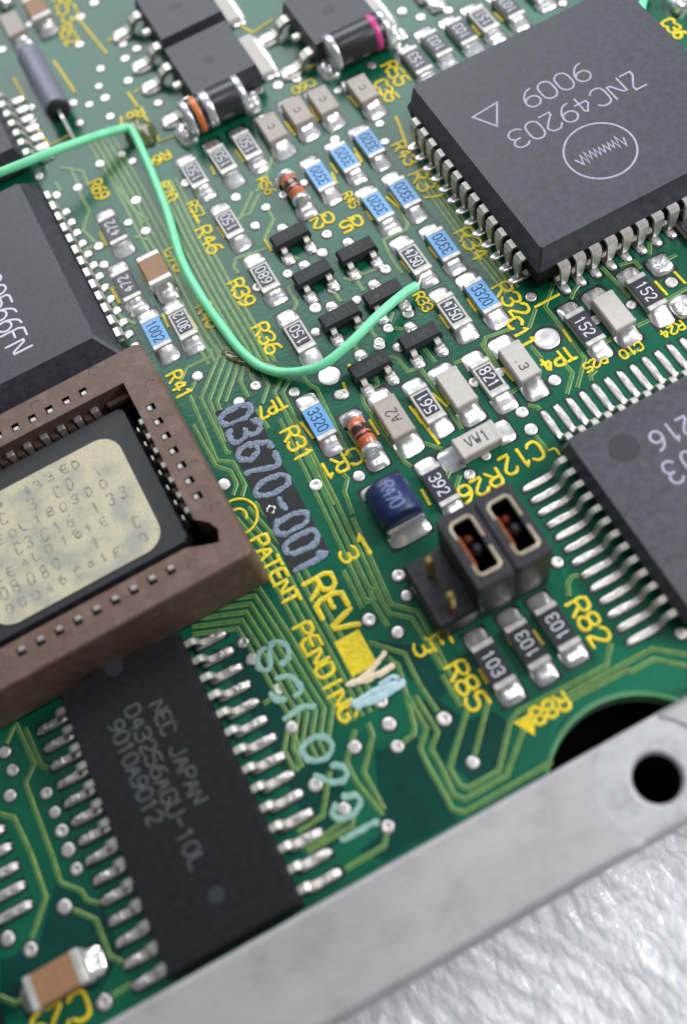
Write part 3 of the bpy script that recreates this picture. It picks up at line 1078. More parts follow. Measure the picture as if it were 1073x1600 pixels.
def chip(px, py, kind, text, d, label, along='y', L=None, W=None, H=None, pad=1.15, th=None, padw=None, rot=0.0):
    dims = {'blue': (3.1, 1.5, .6), 'win': (3.1, 1.5, .6), 'dark': (3.1, 1.5, .6), 'grey': (3.0, 1.75, 1.0), 'white': (3.1, 1.7, 1.05), 'brown': (3.2, 1.9, 1.2)}[kind]
    L = L or dims[0]; W = W or dims[1]; H = H or dims[2]
    x, y = at(px, py, H)
    _cn[0] += 1
    k = _cn[0]
    base = 0.0 if along == 'y' else -math.pi / 2
    nm, cat = NAMES[kind]
    t = thing(nm, label, cat, (x, y, 0), base + rot + random.uniform(-.012, .012), R_GROUP[kind])
    z0 = 0.05
    cap = {'blue': .42, 'win': .42, 'dark': .42, 'grey': .35, 'white': .38, 'brown': .55}[kind]
    if kind in ('blue', 'dark', 'win'):
        body = cached(('body', 'r', L, W, H), lambda: MB().box((0, 0, z0 + (H - .08) / 2), (W - .04, L - .2, H - .08), .03), M['ceramic'])
        part('body', body, None, t)
        cm_ = M['res_blue'] if kind == 'blue' else M['res_black']
        lw, ll = (W - .02, L - 2 * cap + .04) if kind != 'win' else (W - .42, L - 2 * cap - .36)
        coat = cached(('coating', kind, L, W), lambda: MB().box((0, 0, z0 + H - .075), (lw, ll, .09), .03), cm_)
        part('coating', coat, None, t)
        ztop = z0 + H - .028
        if kind != 'win' and kind != 'blue':
            pass
    else:
        bm_ = {'grey': M['cap_grey'], 'white': M['cap_white'], 'brown': M['cap_brown']}[kind]
        body = cached(('body', kind, L, W, H), lambda: MB().box((0, 0, z0 + H / 2), (W - .04, L - .1, H - .03), .10), bm_)
        part('body', body, None, t)
        ztop = z0 + H - .013
    capm = cached(('end_cap', kind, L, W, H), lambda: MB().box((0, 0, z0 + H / 2), (W, cap, H), .09 if kind not in ('blue', 'dark', 'win') else .05),
                  M['cap_white'] if kind == 'white' else (M['cap_grey'] if kind == 'grey' else M['cap_end']))
    for sgn in (-1, 1):
        part('end_cap', capm, None, t, (0, sgn * (L / 2 - cap / 2), 0))
    pw = padw or (W + .12 if kind not in ('brown',) else W - .1)
    for sgn in (-1, 1):
        me = fillet_mesh(('solder_joint', round(pw, 2), pad, H, k % 4, sgn), pw, pad, H * (.6 if sgn < 0 else .3), (k % 4) * 1.9, (.10, .03, .07, .0)[k % 4] if sgn < 0 else .0)
        sj = part('solder_joint', me, None, t, (random.uniform(-.04, .04), sgn * L / 2, 0), (0 if sgn < 0 else math.pi) + random.uniform(-.05, .05))
        sj.scale = (random.uniform(.93, 1.06), random.uniform(.88, 1.1), random.uniform(.8, 1.2))
    if text:
        dd = {'d': -math.pi / 2, 'u': math.pi / 2, 'n': 0, 'f': math.pi}[d] - base
        n = len(text)
        room = (L - 2 * cap - (.5 if kind == 'win' else .25))
        h_ = th or min(.82, W * .52)
        adv = min(.58, room / n)
        m_ = M['print_white'] if kind in ('dark', 'win') else (M['print_blue'] if kind == 'blue' else M['print_dark'])
        gm = glyphs(text, 0, 0, h_, adv, .10 if kind != 'grey' else .09, ztop + .002, dd, cw=adv * .68, thick=.008)
        part('marking', gm, m_, t)
    return t


chip(499, 274, 'blue', '3320', 'u', 'blue resistor marked 3320, leftmost of three in the upper row, beside an orange glass diode')
chip(538, 245, 'blue', '3320', 'u', 'blue resistor marked 3320, middle one of the three in the upper row')
chip(576, 222, 'blue', '3320', 'u', 'topmost blue resistor marked 3320, beside the yellow R43 lettering')
chip(589, 320, 'blue', '3320', 'u', 'blue resistor marked 3320 to the right of the yellow R45 lettering, above a black transistor')
chip(631, 300, 'blue', '3320', 'u', 'blue resistor marked 3320 directly left of the yellow R37 lettering')
chip(691, 381, 'blue', '3320', 'u', 'blue resistor marked 3320 directly left of the yellow R34 lettering')
chip(753, 461, 'blue', '3320', 'd', 'blue resistor marked 3320 directly left of the yellow R32 lettering')
chip(497, 656, 'blue', '3320', 'd', 'blue resistor marked 3320 beside the yellow R31 lettering, below the curl of green wire')
chip(243, 518, 'blue', '1002', 'd', 'blue resistor marked 1002 touching the corner of the brown socket')
chip(303, 270, 'win', '150', 'u', 'silver edged resistor marked 150, leftmost of the row of three under the striped diode', pad=1.3)
chip(347, 248, 'win', '150', 'u', 'silver edged resistor marked 150, middle of the row of three under the striped diode', pad=1.3)
chip(386, 226, 'win', '150', 'u', 'silver edged resistor marked 150, rightmost of the row of three under the striped diode', pad=1.3)
chip(357, 347, 'win', '150', 'u', 'silver edged resistor marked 150 beside the yellow R46 lettering')
chip(412, 430, 'win', '680', 'u', 'silver edged resistor marked 680 beside the yellow R39 lettering')
chip(466, 522, 'win', '150', 'u', 'silver edged resistor marked 150 beside the yellow R36 lettering, touching the green wire')
chip(646, 402, 'win', '4750', 'd', 'silver edged resistor marked 4750 whose lower solder holds the end of the green wire')
chip(707, 485, 'win', '4750', 'd', 'silver edged resistor marked 4750 beside the small yellow R33 lettering')
chip(284, 503, 'win', '3012', 'u', 'silver edged resistor marked 3012 between the blue 1002 resistor and the yellow R40')
chip(666, 630, 'win', '561', 'u', 'silver edged resistor marked 561 between a grey and a pale capacitor')
chip(764, 589, 'win', '821', 'd', 'silver edged resistor marked 821 between two pale capacitors')
chip(686, 757, 'dark', '392', 'd', 'black resistor marked 392 above the jumper block', pad=.9)
chip(913, 510, 'dark', '152', 'd', 'black resistor marked 152 nearest the round TP4 test point', pad=1.2)
chip(1009, 455, 'dark', '152', 'd', 'black resistor marked 152 right of the pale capacitor under the big square chip', pad=1.2)
chip(770, 1037, 'dark', '103', 'd', 'black resistor marked 103 beside the yellow R85, lowest of the three under the jumpers')
chip(823, 1006, 'dark', '103', 'u', 'black resistor marked 103, middle of the three under the jumpers')
chip(870, 978, 'dark', '103', 'u', 'black resistor marked 103 beside the yellow R82, right one of the three under the jumpers')
chip(176, 357, 'dark', '472', 'u', 'black resistor marked 472 just below the yellow R69 lettering')
chip(197, 444, 'dark', '472', 'u', 'black resistor marked 472 to the left of the brown capacitor')
chip(681, 67, 'dark', '103', 'u', 'black resistor marked 103, middle of the group at the big square chip corner')
chip(650, 93, 'dark', '153', 'u', 'black resistor marked 153 at the corner of the big square chip above yellow R55')
chip(720, 48, 'dark', '103', 'u', 'black resistor marked 103, second from the upper row along the big square chip')
chip(754, 28, 'win', '151', 'u', 'resistor between yellow bars, above the upper left edge of the big square chip')
chip(793, 8, 'dark', '103', 'u', 'black resistor marked 103 cut by the top of the photo above the big chip')
chip(833, -22, 'dark', '103', 'u', 'resistor at the very top edge, only its lower solder in view beside the big chip')
chip(424, 198, 'grey', 'C', 'u', 'grey capacitor, leftmost of the row of three under the tabs', L=2.9, pad=1.2, th=.5)
chip(464, 172, 'grey', 'C', 'u', 'grey capacitor, middle of the row of three beside the small yellow lettering', L=2.9, pad=1.2, th=.5)
chip(504, 155, 'grey', 'C', 'u', 'grey capacitor, right of the row of three under the pink banded diode', L=2.9, pad=1.2, th=.5)
chip(566, 137, 'grey', 'C', 'u', 'grey capacitor standing alone left of the yellow C35 lettering', L=2.9, pad=1.2, th=.5)
chip(614, 650, 'grey', 'A2', 'u', 'grey capacitor marked with two dark letters beside the lower orange glass diode', L=3.3, pad=1.3, th=.8)
chip(712, 604, 'white', '', 'd', 'plain pale capacitor between the resistors marked 561 and 821', pad=1.3)
chip(811, 563, 'white', 'n.3', 'd', 'pale capacitor with faint marking next to the yellow C11 lettering', pad=1.3, th=.6)
chip(958, 484, 'white', '', 'd', 'plain whitish capacitor between the two resistors marked 152', pad=1.2)
chip(745, 686, 'white', 'VW1', 'n', 'pale capacitor lying crosswise, marked in dark letters, above the yellow C12', along='x', pad=1.2, th=.85)
chip(240, 418, 'brown', '', 'd', 'brown capacitor with silver ends beside the yellow C70 lettering', L=3.1)
chip(57, 10, 'brown', '', 'd', 'brown capacitor at the top left of the board', L=3.3)
chip(19, 36, 'grey', '', 'd', 'grey capacitor at the top left corner above the grey can', L=3.2)
chip(86, 1531, 'brown', '', 'n', 'brown capacitor lying crosswise at the bottom left corner', along='x', L=3.5, W=2.0, H=1.3, padw=1.7, pad=.85, rot=0.02)
chip(1055, 358, 'dark', '', 'd', 'resistor at the right edge below the big chip, only its lower end in view', pad=1.2).location.x += 1.1


# loose solder pads of parts cut by the frame
def loose_pad(px, py, w, l, h=.35, seed=0):
    mb = MB()
    x, y = at(px, py, .15)
    mb.blob(0, 0, w / 2, l / 2, h, .01, 4.5, 20, .2, seed)
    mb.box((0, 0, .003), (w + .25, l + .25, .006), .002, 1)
    part('solder_pad', mb, [M['shiny'], M['pad_shadow']], board, (x, y, 0))


for a in ((1030, 414, 1.7, 1.7, .35, 1), (1066, 478, 1.6, 1.8, .4, 2), (8, 4, 1.5, 1.6, .9, 5), (1058, 8, 1.5, 1.8, .8, 6), (621, 55, 1.5, 1.5, .3, 7),
          (682, 8, 1.6, 1.4, .5, 8), (660, -6, 1.5, 1.6, .6, 9)):
    loose_pad(*a)


# ---- SOT-23 transistors
def sot_lead():
    return MB().strip([(0, .62), (-.22, .62), (-.42, .5), (-.52, .2), (-.72, .1), (-1.02, .08)], .42, .13)


def transistor(px, py, mark, label):
    x, y = at(px, py, 1.0)
    t = thing('transistor', label, 'transistor', (x, y, 0), random.uniform(-.015, .015), 'small black three legged transistors')
    body = cached('sot_body', lambda: MB().hull([(i * a, j * b, z) for z, a, b in ((.12, 1.40, .60), (.58, 1.50, .68), (1.02, 1.38, .56)) for i in (-1, 1) for j in (-1, 1)]), M['sot'])
    part('body', body, None, t)
    lm = cached('sot_lead', sot_lead, M['tin'])
    for lx, ly, rz in ((-.95, -.62, math.pi / 2), (.95, -.62, math.pi / 2), (0, .62, -math.pi / 2)):
        part('lead', lm, None, t, (lx, ly, 0), rz)
        pm = cached(('sot_pad', _cn[0] % 3), lambda: MB().blob(0, 0, .46, .62, .17, .008, 3.5, 16, .3, _cn[0] % 3).box((0, 0, .003), (1.1, 1.42, .006), .002, 1),
                    [M['shiny'], M['pad_shadow']])
        part('solder_joint', pm, None, t, (lx, ly + (-.72 if ly < 0 else .72), 0))
        _cn[0] += 1
    part('marking', glyphs(mark, 0, 0, .62, .55, .07, 1.022, 'n', thick=.006), M['print_faint'], t)


for a in ((452, 365, '1P', 'black transistor at the upper left of the cluster, beside the yellow Q2'),
          (487, 424, '1AM', 'black transistor between the resistor marked 680 and the upper via column'),
          (556, 388, '1P', 'black transistor under the blue resistor, directly below the yellow Q5'),
          (530, 490, 'A101', 'black transistor just above the bend of the green wire, left of centre'),
          (598, 455, 'W1P', 'black transistor crossed by the free end of the green wire'),
          (655, 523, '1AM', 'rightmost black transistor, below the resistor marked 4750'),
          (577, 568, '1AM', 'lowest black transistor, above the orange glass diode')):
    transistor(*a)


# ---- small orange glass diodes
def glass_diode(px, py, label):
    x, y = at(px, py, .9)
    t = thing('glass_diode', label, 'diode', (x, y, 0), 0, 'small orange glass diodes')
    T = Matrix.Translation((0, 0, .78))
    part('glass_body', MB().lathe([(.50, -1.25), (.66, -1.15), (.68, -.2), (.66, 0), (.68, .2), (.68, 1.1), (.5, 1.2)], 20, 'y', T=T), M['glass_orange'], t)
    part('band', MB().lathe([(.69, -.28), (.70, -.22), (.70, .22), (.69, .28)], 20, 'y', T=T), M['glass_dark'], t, (0, .3, 0))
    part('band', MB().lathe([(.69, -.12), (.70, -.08), (.70, .08), (.69, .12)], 20, 'y', T=T), M['glass_dark'], t, (0, -.28, 0))
    for s in (-1, 1):
        part('end_cap', MB().lathe([(.60, s * 1.12), (.72, s * 1.16), (.74, s * 1.5), (.70, s * 1.62), (.3, s * 1.66)], 20, 'y', T=T), M['silver'], t)
        me = fillet_mesh(('solder_joint', 1.6, 1.0, 'g', s), 1.6, 1.0, .55, s * 2.0)
        part('solder_joint', me, None, t, (0, s * 1.6, 0), 0 if s < 0 else math.pi)


glass_diode(459, 294, 'orange glass diode left of the blue resistor in the upper row')
glass_diode(566, 678, 'orange glass diode with dark bands below the lowest transistor')


# ---- big striped cylindrical diodes
def melf(px, py, px2, py2, bands, label, r=1.45):
    a, b = at(px, py, r), at(px2, py2, r)
    x, y = (a[0] + b[0]) / 2, (a[1] + b[1]) / 2
    L = 5.4
    t = thing('cylinder_diode', label, 'diode', (x, y, 0), 0, 'big cylindrical black diodes')
    T = Matrix.Translation((0, 0, r + .05))
    part('body', MB().lathe([(r - .06, -L / 2 + .3), (r, -L / 2 + .5), (r, L / 2 - .5), (r - .06, L / 2 - .3)], 28, 'x', T=T), M['diode'], t)
    for s in (-1, 1):
        part('end_cap', MB().lathe([(r + .02, s * (L / 2 - .62)), (r + .06, s * (L / 2 - .55)), (r + .05, s * (L / 2 - .08)), (r - .1, s * L / 2), (.4, s * (L / 2 + .02))], 28, 'x', T=T), M['silver'], t)
        mb = MB().blob(0, 0, .9, 1.1, .8, .01, 3, 18, .25, s * 3)
        part('solder_joint', mb, M['shiny'], t, (s * (L / 2 + .25), -.1, 0))
    for pos, w, m in bands:
        part('band', MB().lathe([(r, pos - w / 2 - .02), (r + .02, pos - w / 2), (r + .02, pos + w / 2), (r, pos + w / 2 + .02)], 28, 'x', T=T), M[m], t,
             label={'pink': 'pink band', 'orange': 'orange band', 'silver': 'silver band'}[m])


melf(293, 185, 376, 150, ((-1.55, .5, 'orange'), (-.55, .65, 'silver')), 'black cylindrical diode with an orange and a silver band')
melf(516, 88, 600, 42, ((1.45, .5, 'pink'),), 'black cylindrical diode with a pink band')


# ---- blue wound component
def blue_coil():
    x, y = 27.0, 1.95
    t = thing('blue_inductor', 'dark blue rounded inductor with pale printed marking and wide silver end terminals', 'inductor', (x, y, 0), 0)
    T = Matrix.Translation((0, 0, 1.35)) @ Matrix.Diagonal((1.08, 1, .93, 1))
    part('body', MB().lathe([(1.05, -1.5), (1.28, -1.45), (1.37, -1.2), (1.40, 0), (1.37, 1.2), (1.25, 1.42), (.95, 1.48)], 28, 'y', T=T), M['coil'], t)
    for s in (-1, 1):
        mb = MB()
        mb.box((0, s * 1.72, .62), (2.75, .35, 1.15), .15)
        part('end_terminal', mb, M['shiny'], t, (0, -s * .12, 0))
        me = fillet_mesh(('solder_joint', 3.0, .85, 'c', s), 3.0, .85, .75, s * 1.3, .02)
        part('solder_joint', me, None, t, (0, s * 1.7, 0), 0 if s < 0 else math.pi)
    gm = MB()
    for i, ch in enumerate('R470'):
        # wrap the print over the curved top
        g = glyphs(ch, 0, .72 - i * .48, .95, .42, .13, 0, 'd', cw=.42, thick=.01)
        for v in g.v:
            zz = 1.35 + .93 * math.sqrt(max(0.0, 1.40 ** 2 - (v[0] / 1.08) ** 2)) + .012 + v[2]
            gm.v.append((v[0], v[1], zz))
        b = len(gm.v) - len(g.v)
        for f in g.f:
            gm.f.append([b + q for q in f]); gm.m.append(0); gm.sm.append(True)
    part('marking', gm, M['coil_print'], t)


blue_coil()


# ---- grey can with a wire leg, top left
def grey_can():
    a, b = at(45, 85, 1.2), at(92, 172, 1.2)
    t = thing('cylinder_can', 'grey cylindrical can with a dark seal and bare wire leg, at the top left', 'crystal', ((a[0] + b[0]) / 2, (a[1] + b[1]) / 2, 0),
              math.atan2(b[1] - a[1], b[0] - a[0]) + math.pi / 2)
    T = Matrix.Translation((0, 0, 1.25))
    L = math.dist(a, b) / 2
    part('can', MB().lathe([(.8, L), (1.02, L - .15), (1.08, L - .5), (1.08, -L + .3), (1.14, -L + .1), (1.1, -L)], 26, 'y', T=T), M['can'], t)
    part('seal', MB().lathe([(.98, -L), (.95, -L - .12), (.4, -L - .16)], 26, 'y', T=T), M['rubber'], t)
    part('leg', MB().strip([(L + .1, 1.25), (L + 1.2, 1.2), (L + 2.2, .8), (L + 2.9, .15)], .32, .3), M['solder'], t, (0, 0, 0), -math.pi / 2)


grey_can()


# ---- power transistors with tabs, top
def power(px, py, label, tab=True):
    x, y = at(px, py, 2.2)
    t = thing('power_transistor', label, 'transistor', (x, y, 0), 0, 'large black power transistors with a side tab')
    b = cached('power_body', lambda: MB().hull([(i * a - o, j * c, z) for z, a, c, o in ((.25, 2.9, 3.1, 0), (1.1, 3.1, 3.3, 0), (2.3, 2.85, 3.1, 0)) for i in (-1, 1) for j in (-1, 1)]), M['epoxy_g'])
    part('body', b, None, t)
    part('mould_mark', cached('power_mark', lambda: MB().lathe([(.5, 2.29), (.5, 2.305)], 20, smooth=False), M['dimple']), None, t, (-.2, -.2, 0))
    part('tab', cached('power_tab', lambda: MB().box((3.75, 0, .3), (1.5, 5.2, .5), .12), M['cap_white']), None, t)
    part('solder_joint', cached('power_tabpad', lambda: MB().blob(4.1, 0, .95, 3.0, .35, .01, 5, 22, .15, 2), M['shiny']), None, t)
    ld = cached('power_lead', lambda: MB().strip([(2.9, 1.15), (3.5, 1.15), (3.9, .95), (4.25, .45), (4.7, .25), (5.6, .22)], .85, .4), M['tin'])
    pd = cached('power_pad', lambda: MB().blob(5.2, 0, .95, .75, .28, .01, 3, 18, .25, 4), M['solder'])
    for s in (-1, 1):
        part('lead', ld, None, t, (0, s * 2.3, 0), math.pi)
        part('solder_joint', pd, None, t, (0, s * 2.3, 0), math.pi)
    part('lead', cached('power_stub', lambda: MB().box((3.35, 0, 1.05), (.9, .8, .5), .15), M['tin']), None, t, (0, 0, 0), math.pi)


power(328, 90, 'large black power transistor touching the striped diode, lower of the stacked pair')
power(278, 8, 'large black power transistor at the top edge, upper of the stacked pair')
power(515, 14, 'large black power transistor at the top edge above the pink banded diode')


# ================================================================= BIG CHIPS
def jlead_mesh():
    # u grows outward
    return MB().strip([(0, 2.35, .80), (.32, 2.35, .80), (.46, 2.18, .78), (.48, 1.5, .74), (.46, .95, .60), (.42, .45, .48), (.25, .16, .46), (-.1, .06, .46), (-.5, .22, .46)], .7, .22)


def plcc(name, label, cx, cy, half, nside, top_in, matb, sides='LRTB', ztop=4.4, group=None, zmid=2.5, cham=0.15):
    t = thing(name, label, 'microchip', (cx, cy, 0), 0, group)
    mb = MB()
    mb.frustum(half - .25, half - .25, .75, half, half, zmid - .1, cham)
    part('body_base', mb, M['epoxy2'], t)
    mb = MB()
    mb.frustum(half - .02, half - .02, zmid - .1, half - .2, half - .2, zmid + .3, cham)
    mb.frustum(half - .2, half - .2, zmid + .3, half - top_in, half - top_in, ztop, cham)
    part('body', mb, matb, t)
    lm = cached('jlead', jlead_mesh, M['tin'])
    pm = cached('jpad', lambda: MB().blob(.25, 0, .95, .36, .16, .008, 3.5, 16, .2, 1).box((.25, 0, .003), (2.1, .9, .006), .002, 1), [M['shiny'], M['pad_shadow']])
    for s, a in (('L', math.pi), ('R', 0), ('T', math.pi / 2), ('B', -math.pi / 2)):
        if s not in sides:
            continue
        for k in range(nside):
            o = (k - (nside - 1) / 2) * 1.27
            r = half
            lx, ly = math.cos(a) * r - math.sin(a) * o, math.sin(a) * r + math.cos(a) * o
            part('lead', lm, None, t, (lx, ly, 0), a)
            part('solder_joint', pm, None, t, (lx, ly, 0), a)
    return t


ZN = plcc('square_chip', 'large square chip marked ZNC49203 and 9009 with a round logo, upper right', 53.40, 21.25, 9.55, 13, .45, M['epoxy_g'])
zl = lambda px, py: tuple(a - b for a, b in zip(at(px, py, 4.4), (53.40, 21.25)))
zc, zd = zl(990, 128), zl(808, 214)
part('marking', glyphs("ZNC49203", (zc[0] + zd[0]) / 2, (zc[1] + zd[1]) / 2, 1.75, math.dist(zc, zd) / 7, .15, 4.402, 'f', thick=.012), M['print_grey'], ZN, label='grey printed ZNC49203')
zc, zd = zl(907, 115), zl(828, 153)
part('marking', glyphs("9009", (zc[0] + zd[0]) / 2, (zc[1] + zd[1]) / 2, 1.75, math.dist(zc, zd) / 3, .15, 4.402, 'f', thick=.012), M['print_grey'], ZN, label='grey printed date 9009')
lg = MB()
lc = zl(937, 235)
ribbon(lg, [(lc[0] + 2.55 * math.cos(a), lc[1] + 2.55 * math.sin(a)) for a in np.linspace(0, 2 * math.pi, 49)[:-1]], .15, 4.402, .012, True)
zz_ = [(-1.95, -.05), (-1.75, .65), (-1.5, -.5), (-1.3, .55), (-1.15, -.3), (-.95, .35), (-.8, -.3), (-.6, .35), (-.42, -.3), (-.22, .35), (-.05, -.3), (.15, .35), (.3, -.35), (.5, .35), (.65, -.4), (.85, .3),
       (1.05, -.5), (1.2, .55), (1.4, -.4), (1.6, .45), (1.9, -.2)]
ribbon(lg, [(lc[0] - x, lc[1] - y * 1.0) for x, y in zz_], .14, 4.404, .012)
part('logo', lg, M['print_grey'], ZN, label='grey printed round logo with a zigzag script inside')
tp = [zl(x, y) for x, y in ((776, 160), (738, 183), (776, 197))]
tg = MB()
ribbon(tg, tp, .15, 4.402, .012, True)
part('triangle_mark', tg, M['print_grey'], ZN)

# left chip with the white print
LX, LY = 6.15, 31.4
LC = plcc('square_chip', 'large black chip marked 566FN in white at the left edge, behind the brown socket', LX, LY, 9.7, 13, 1.3, M['epoxy_g'], 'RT', ztop=4.0, zmid=2.1, cham=.2)
ca_, cb_ = at(27, 553, 4.0), at(-12, 434, 4.0)
lt = MB()
glyphs("90566FN", 0, 0, 1.75, 1.12, .17, 4.003, 'd', lt, thick=.012)
part('marking', lt, M['print_white'], LC, (at(7, 490, 4.0)[0] - LX, at(7, 490, 4.0)[1] - LY, 0), label='white printed 566FN')

# chip at the far left, above the wire
fx, fy = at(33, 232, 2.6)
FC = thing('side_chip', 'dark chip at the left edge above the green wire, only its leaded corner in view', 'microchip', (fx - 3.7, fy + 4.6, 0))
part('body', MB().frustum(3.5, 4.5, .4, 3.7, 4.6, 1.5, .1).frustum(3.7, 4.6, 1.5, 3.2, 4.2, 2.7, .1), M['epoxy_g'], FC)
gull = cached('small_gull', lambda: MB().strip([(0, 1.45), (.5, 1.45), (.75, 1.2), (.95, .35), (1.2, .14), (2.0, .12)], .6, .2), M['tin'])
gpad = cached('small_gull_pad', lambda: MB().blob(1.6, 0, .7, .40, .2, .008, 3, 14, .2, 3), M['shiny'])
for k in range(7):
    part('lead', gull, None, FC, (3.6, -3.9 + 1.27 * k, 0))
    part('solder_joint', gpad, None, FC, (3.6, -3.9 + 1.27 * k, 0))


# ---- long memory chip (28 leads)
def memory_chip():
    xl, xr = 0.0, 13.41
    cx = (xl + xr) / 2
    cy = -1.27 * 6.5
    t = thing('memory_chip', 'long black chip marked NEC JAPAN D43256AGU-10L with two rows of silver leads, bottom left', 'microchip', (cx, cy, 0))
    hx, hy = 4.25, 9.15
    mb = MB().frustum(hx - .25, hy - .25, .25, hx, hy, 1.3, .06)
    part('body_base', mb, M['epoxy2'], t)
    mb = MB().frustum(hx - .01, hy - .01, 1.3, hx - .32, hy - .25, 2.35, .06)
    part('body', mb, M['epoxy2'], t)
    lm = MB().strip([(0, 1.3), (.45, 1.3), (.62, 1.2), (.72, 1.0), (.86, .40), (1.0, .24), (1.2, .2), (1.55, .19)], .42, .2).mesh('lead', [M['tin']])
    pads = []
    for sd in range(4):
        mb = MB().blob(0, 0, 1.15, .30, .25, .008, 5, 20, .25, sd * 1.7)
        mb.blob(.35, 0, .55, .27, .34, .02, 3, 14, .25, sd * 2.3)
        mb.box((0, 0, .003), (2.5, .82, .006), .002, 1)
        pads.append(mb.mesh('solder_joint', [M['solder'], M['pad_shadow']]))
    for k in range(14):
        y = -1.27 * k - cy
        for sgn, a in ((-1, math.pi), (1, 0)):
            part('lead', lm, None, t, (sgn * hx * .985, y, 0), a)
            part('solder_joint', pads[(k + (sgn > 0)) % 4], None, t, (sgn * (xr - cx - 1.12), y, 0), a)
    for px, py, r in ((338, 1398, .48), (178, 1042, .62)):
        x, y = at(px, py, 2.35)
        part('mould_mark', MB().lathe([(r, 2.34), (r, 2.356)], 24, smooth=False), M['dimple'], t, (x - cx, y - cy, 0))
    for txt, (xa, ya), (xb, yb) in (("NEC JAPAN", (247, 1104), (310, 1245)), ("D43256AGU-10L", (213, 1108), (302, 1350)), ("9010A9012", (183, 1135), (241, 1278))):
        a, b = at(xa, ya, 2.36), at(xb, yb, 2.36)
        n = len(txt)
        gm = glyphs(txt, (a[0] + b[0]) / 2 - cx, (a[1] + b[1]) / 2 - cy, 0.95, abs(b[1] - a[1]) / (n - 1), .15, 2.353, 'd', thick=.008)
        part('marking', gm, M['print_faint'], t, label='faint grey printed ' + txt)


memory_chip()


# ---- neighbour chip, its right hand leads only
def neighbour():
    t = thing('memory_chip', 'chip beyond the left edge, only the tips of its right hand leads in view', 'microchip', (-11.5, -16.5, 0))
    part('body', MB().frustum(4.2, 9.0, .3, 4.0, 8.8, 2.3, .06), M['epoxy2'], t)
    pm = MB().blob(0, 0, 1.15, .30, .3, .008, 5, 20, .25, 4).box((0, 0, .003), (2.5, .82, .006), .002, 1).mesh('solder_joint', [M['solder'], M['pad_shadow']])
    lm = MB().strip([(0, 1.3), (.45, 1.3), (.72, 1.0), (.9, .35), (1.2, .2), (2.2, .19)], .42, .2).mesh('lead', [M['tin']])
    for px, py in ((7, 1292), (18, 1320), (29, 1350), (39, 1380), (50, 1410)):
        x, y = at(px, py, .1)
        part('solder_joint', pm, None, t, (x - 1.15 + 11.5, y + 16.5, 0))
        part('lead', lm, None, t, (x - 3.3 + 11.5, y + 16.5, 0))


neighbour()


# ---- flat pack on the right
def flat_pack():
    x0, y1 = 38.05, -.2
    hx, hy = 10.0, 7.0
    cx, cy = x0 + hx, y1 - hy
    t = thing('flat_pack_chip', 'grey flat chip marked 216 and 03 with fine leads, at the right edge', 'microchip', (cx, cy, 0))
    part('body_base', MB().frustum(hx - .3, hy - .3, .35, hx, hy, 1.5, .3), M['epoxy2'], t)
    part('body', MB().frustum(hx - .01, hy - .01, 1.5, hx - .35, hy - .35, 2.9, .3), M['epoxy_g'], t)
    lm = MB().strip([(-.05, 1.5), (.45, 1.5), (.62, 1.4), (.72, 1.15), (.85, .45), (1.0, .22), (1.2, .14), (1.35, .12)], .42, .17).mesh('lead', [M['tin']])
    pads = []
    for sd in range(4):
        mb = MB().blob(0, 0, 1.12, .27, .14, .008, 4, 20, .22, sd * 1.9)
        mb.box((0, 0, .003), (2.45, .68, .006), .002, 1)
        pads.append(mb.mesh('solder_joint', [M['solder'], M['pad_shadow']]))
    for k in range(13):
        y = -1.1 - k - cy
        for sgn, a in ((-1, math.pi), (1, 0)):
            part('lead', lm, None, t, (sgn * hx, y, 0), a)
            part('solder_joint', pads[k % 4], None, t, (sgn * (hx + 2.05), y, 0), a)
    for k in range(19):
        x = 39.1 + k - cx
        for sgn, a in ((1, math.pi / 2), (-1, -math.pi / 2)):
            part('lead', lm, None, t, (x, sgn * hy, 0), a)
            part('solder_joint', pads[(k + 2) % 4], None, t, (x, sgn * (hy + 2.4), 0), a)
    dx, dy = at(974, 700, 2.9)
    part('mould_mark', MB().lathe([(1.0, 2.89), (1.0, 2.906)], 36, smooth=False), M['dimple'], t, (dx - cx, dy - cy, 0))
    for ch, px, py, h in (('6', 1028, 688, 1.35), ('1', 1049, 676, 1.35), ('2', 1072, 665, 1.35), ('3', 1050, 738, 1.6), ('0', 1078, 722, 1.6)):
        x, y = at(px, py, 2.9)
        part('marking', glyphs(ch, x - cx, y - cy, h, 1.0, .17, 2.903, 'f', thick=.01, cw=.75), M['print_grey'], t)


flat_pack()


# ================================================================= SOCKET WITH EPROM
def rrect(hx, hy, r, n=6, cx=0, cy=0):
    out = []
    for qx, qy, a0 in ((1, 1, 0), (-1, 1, 90), (-1, -1, 180), (1, -1, 270)):
        for k in range(n + 1):
            a = math.radians(a0 + 90 * k / n)
            out.append((cx + qx * (hx - r) + r * math.cos(a), cy + qy * (hy - r) + r * math.sin(a)))
    return out


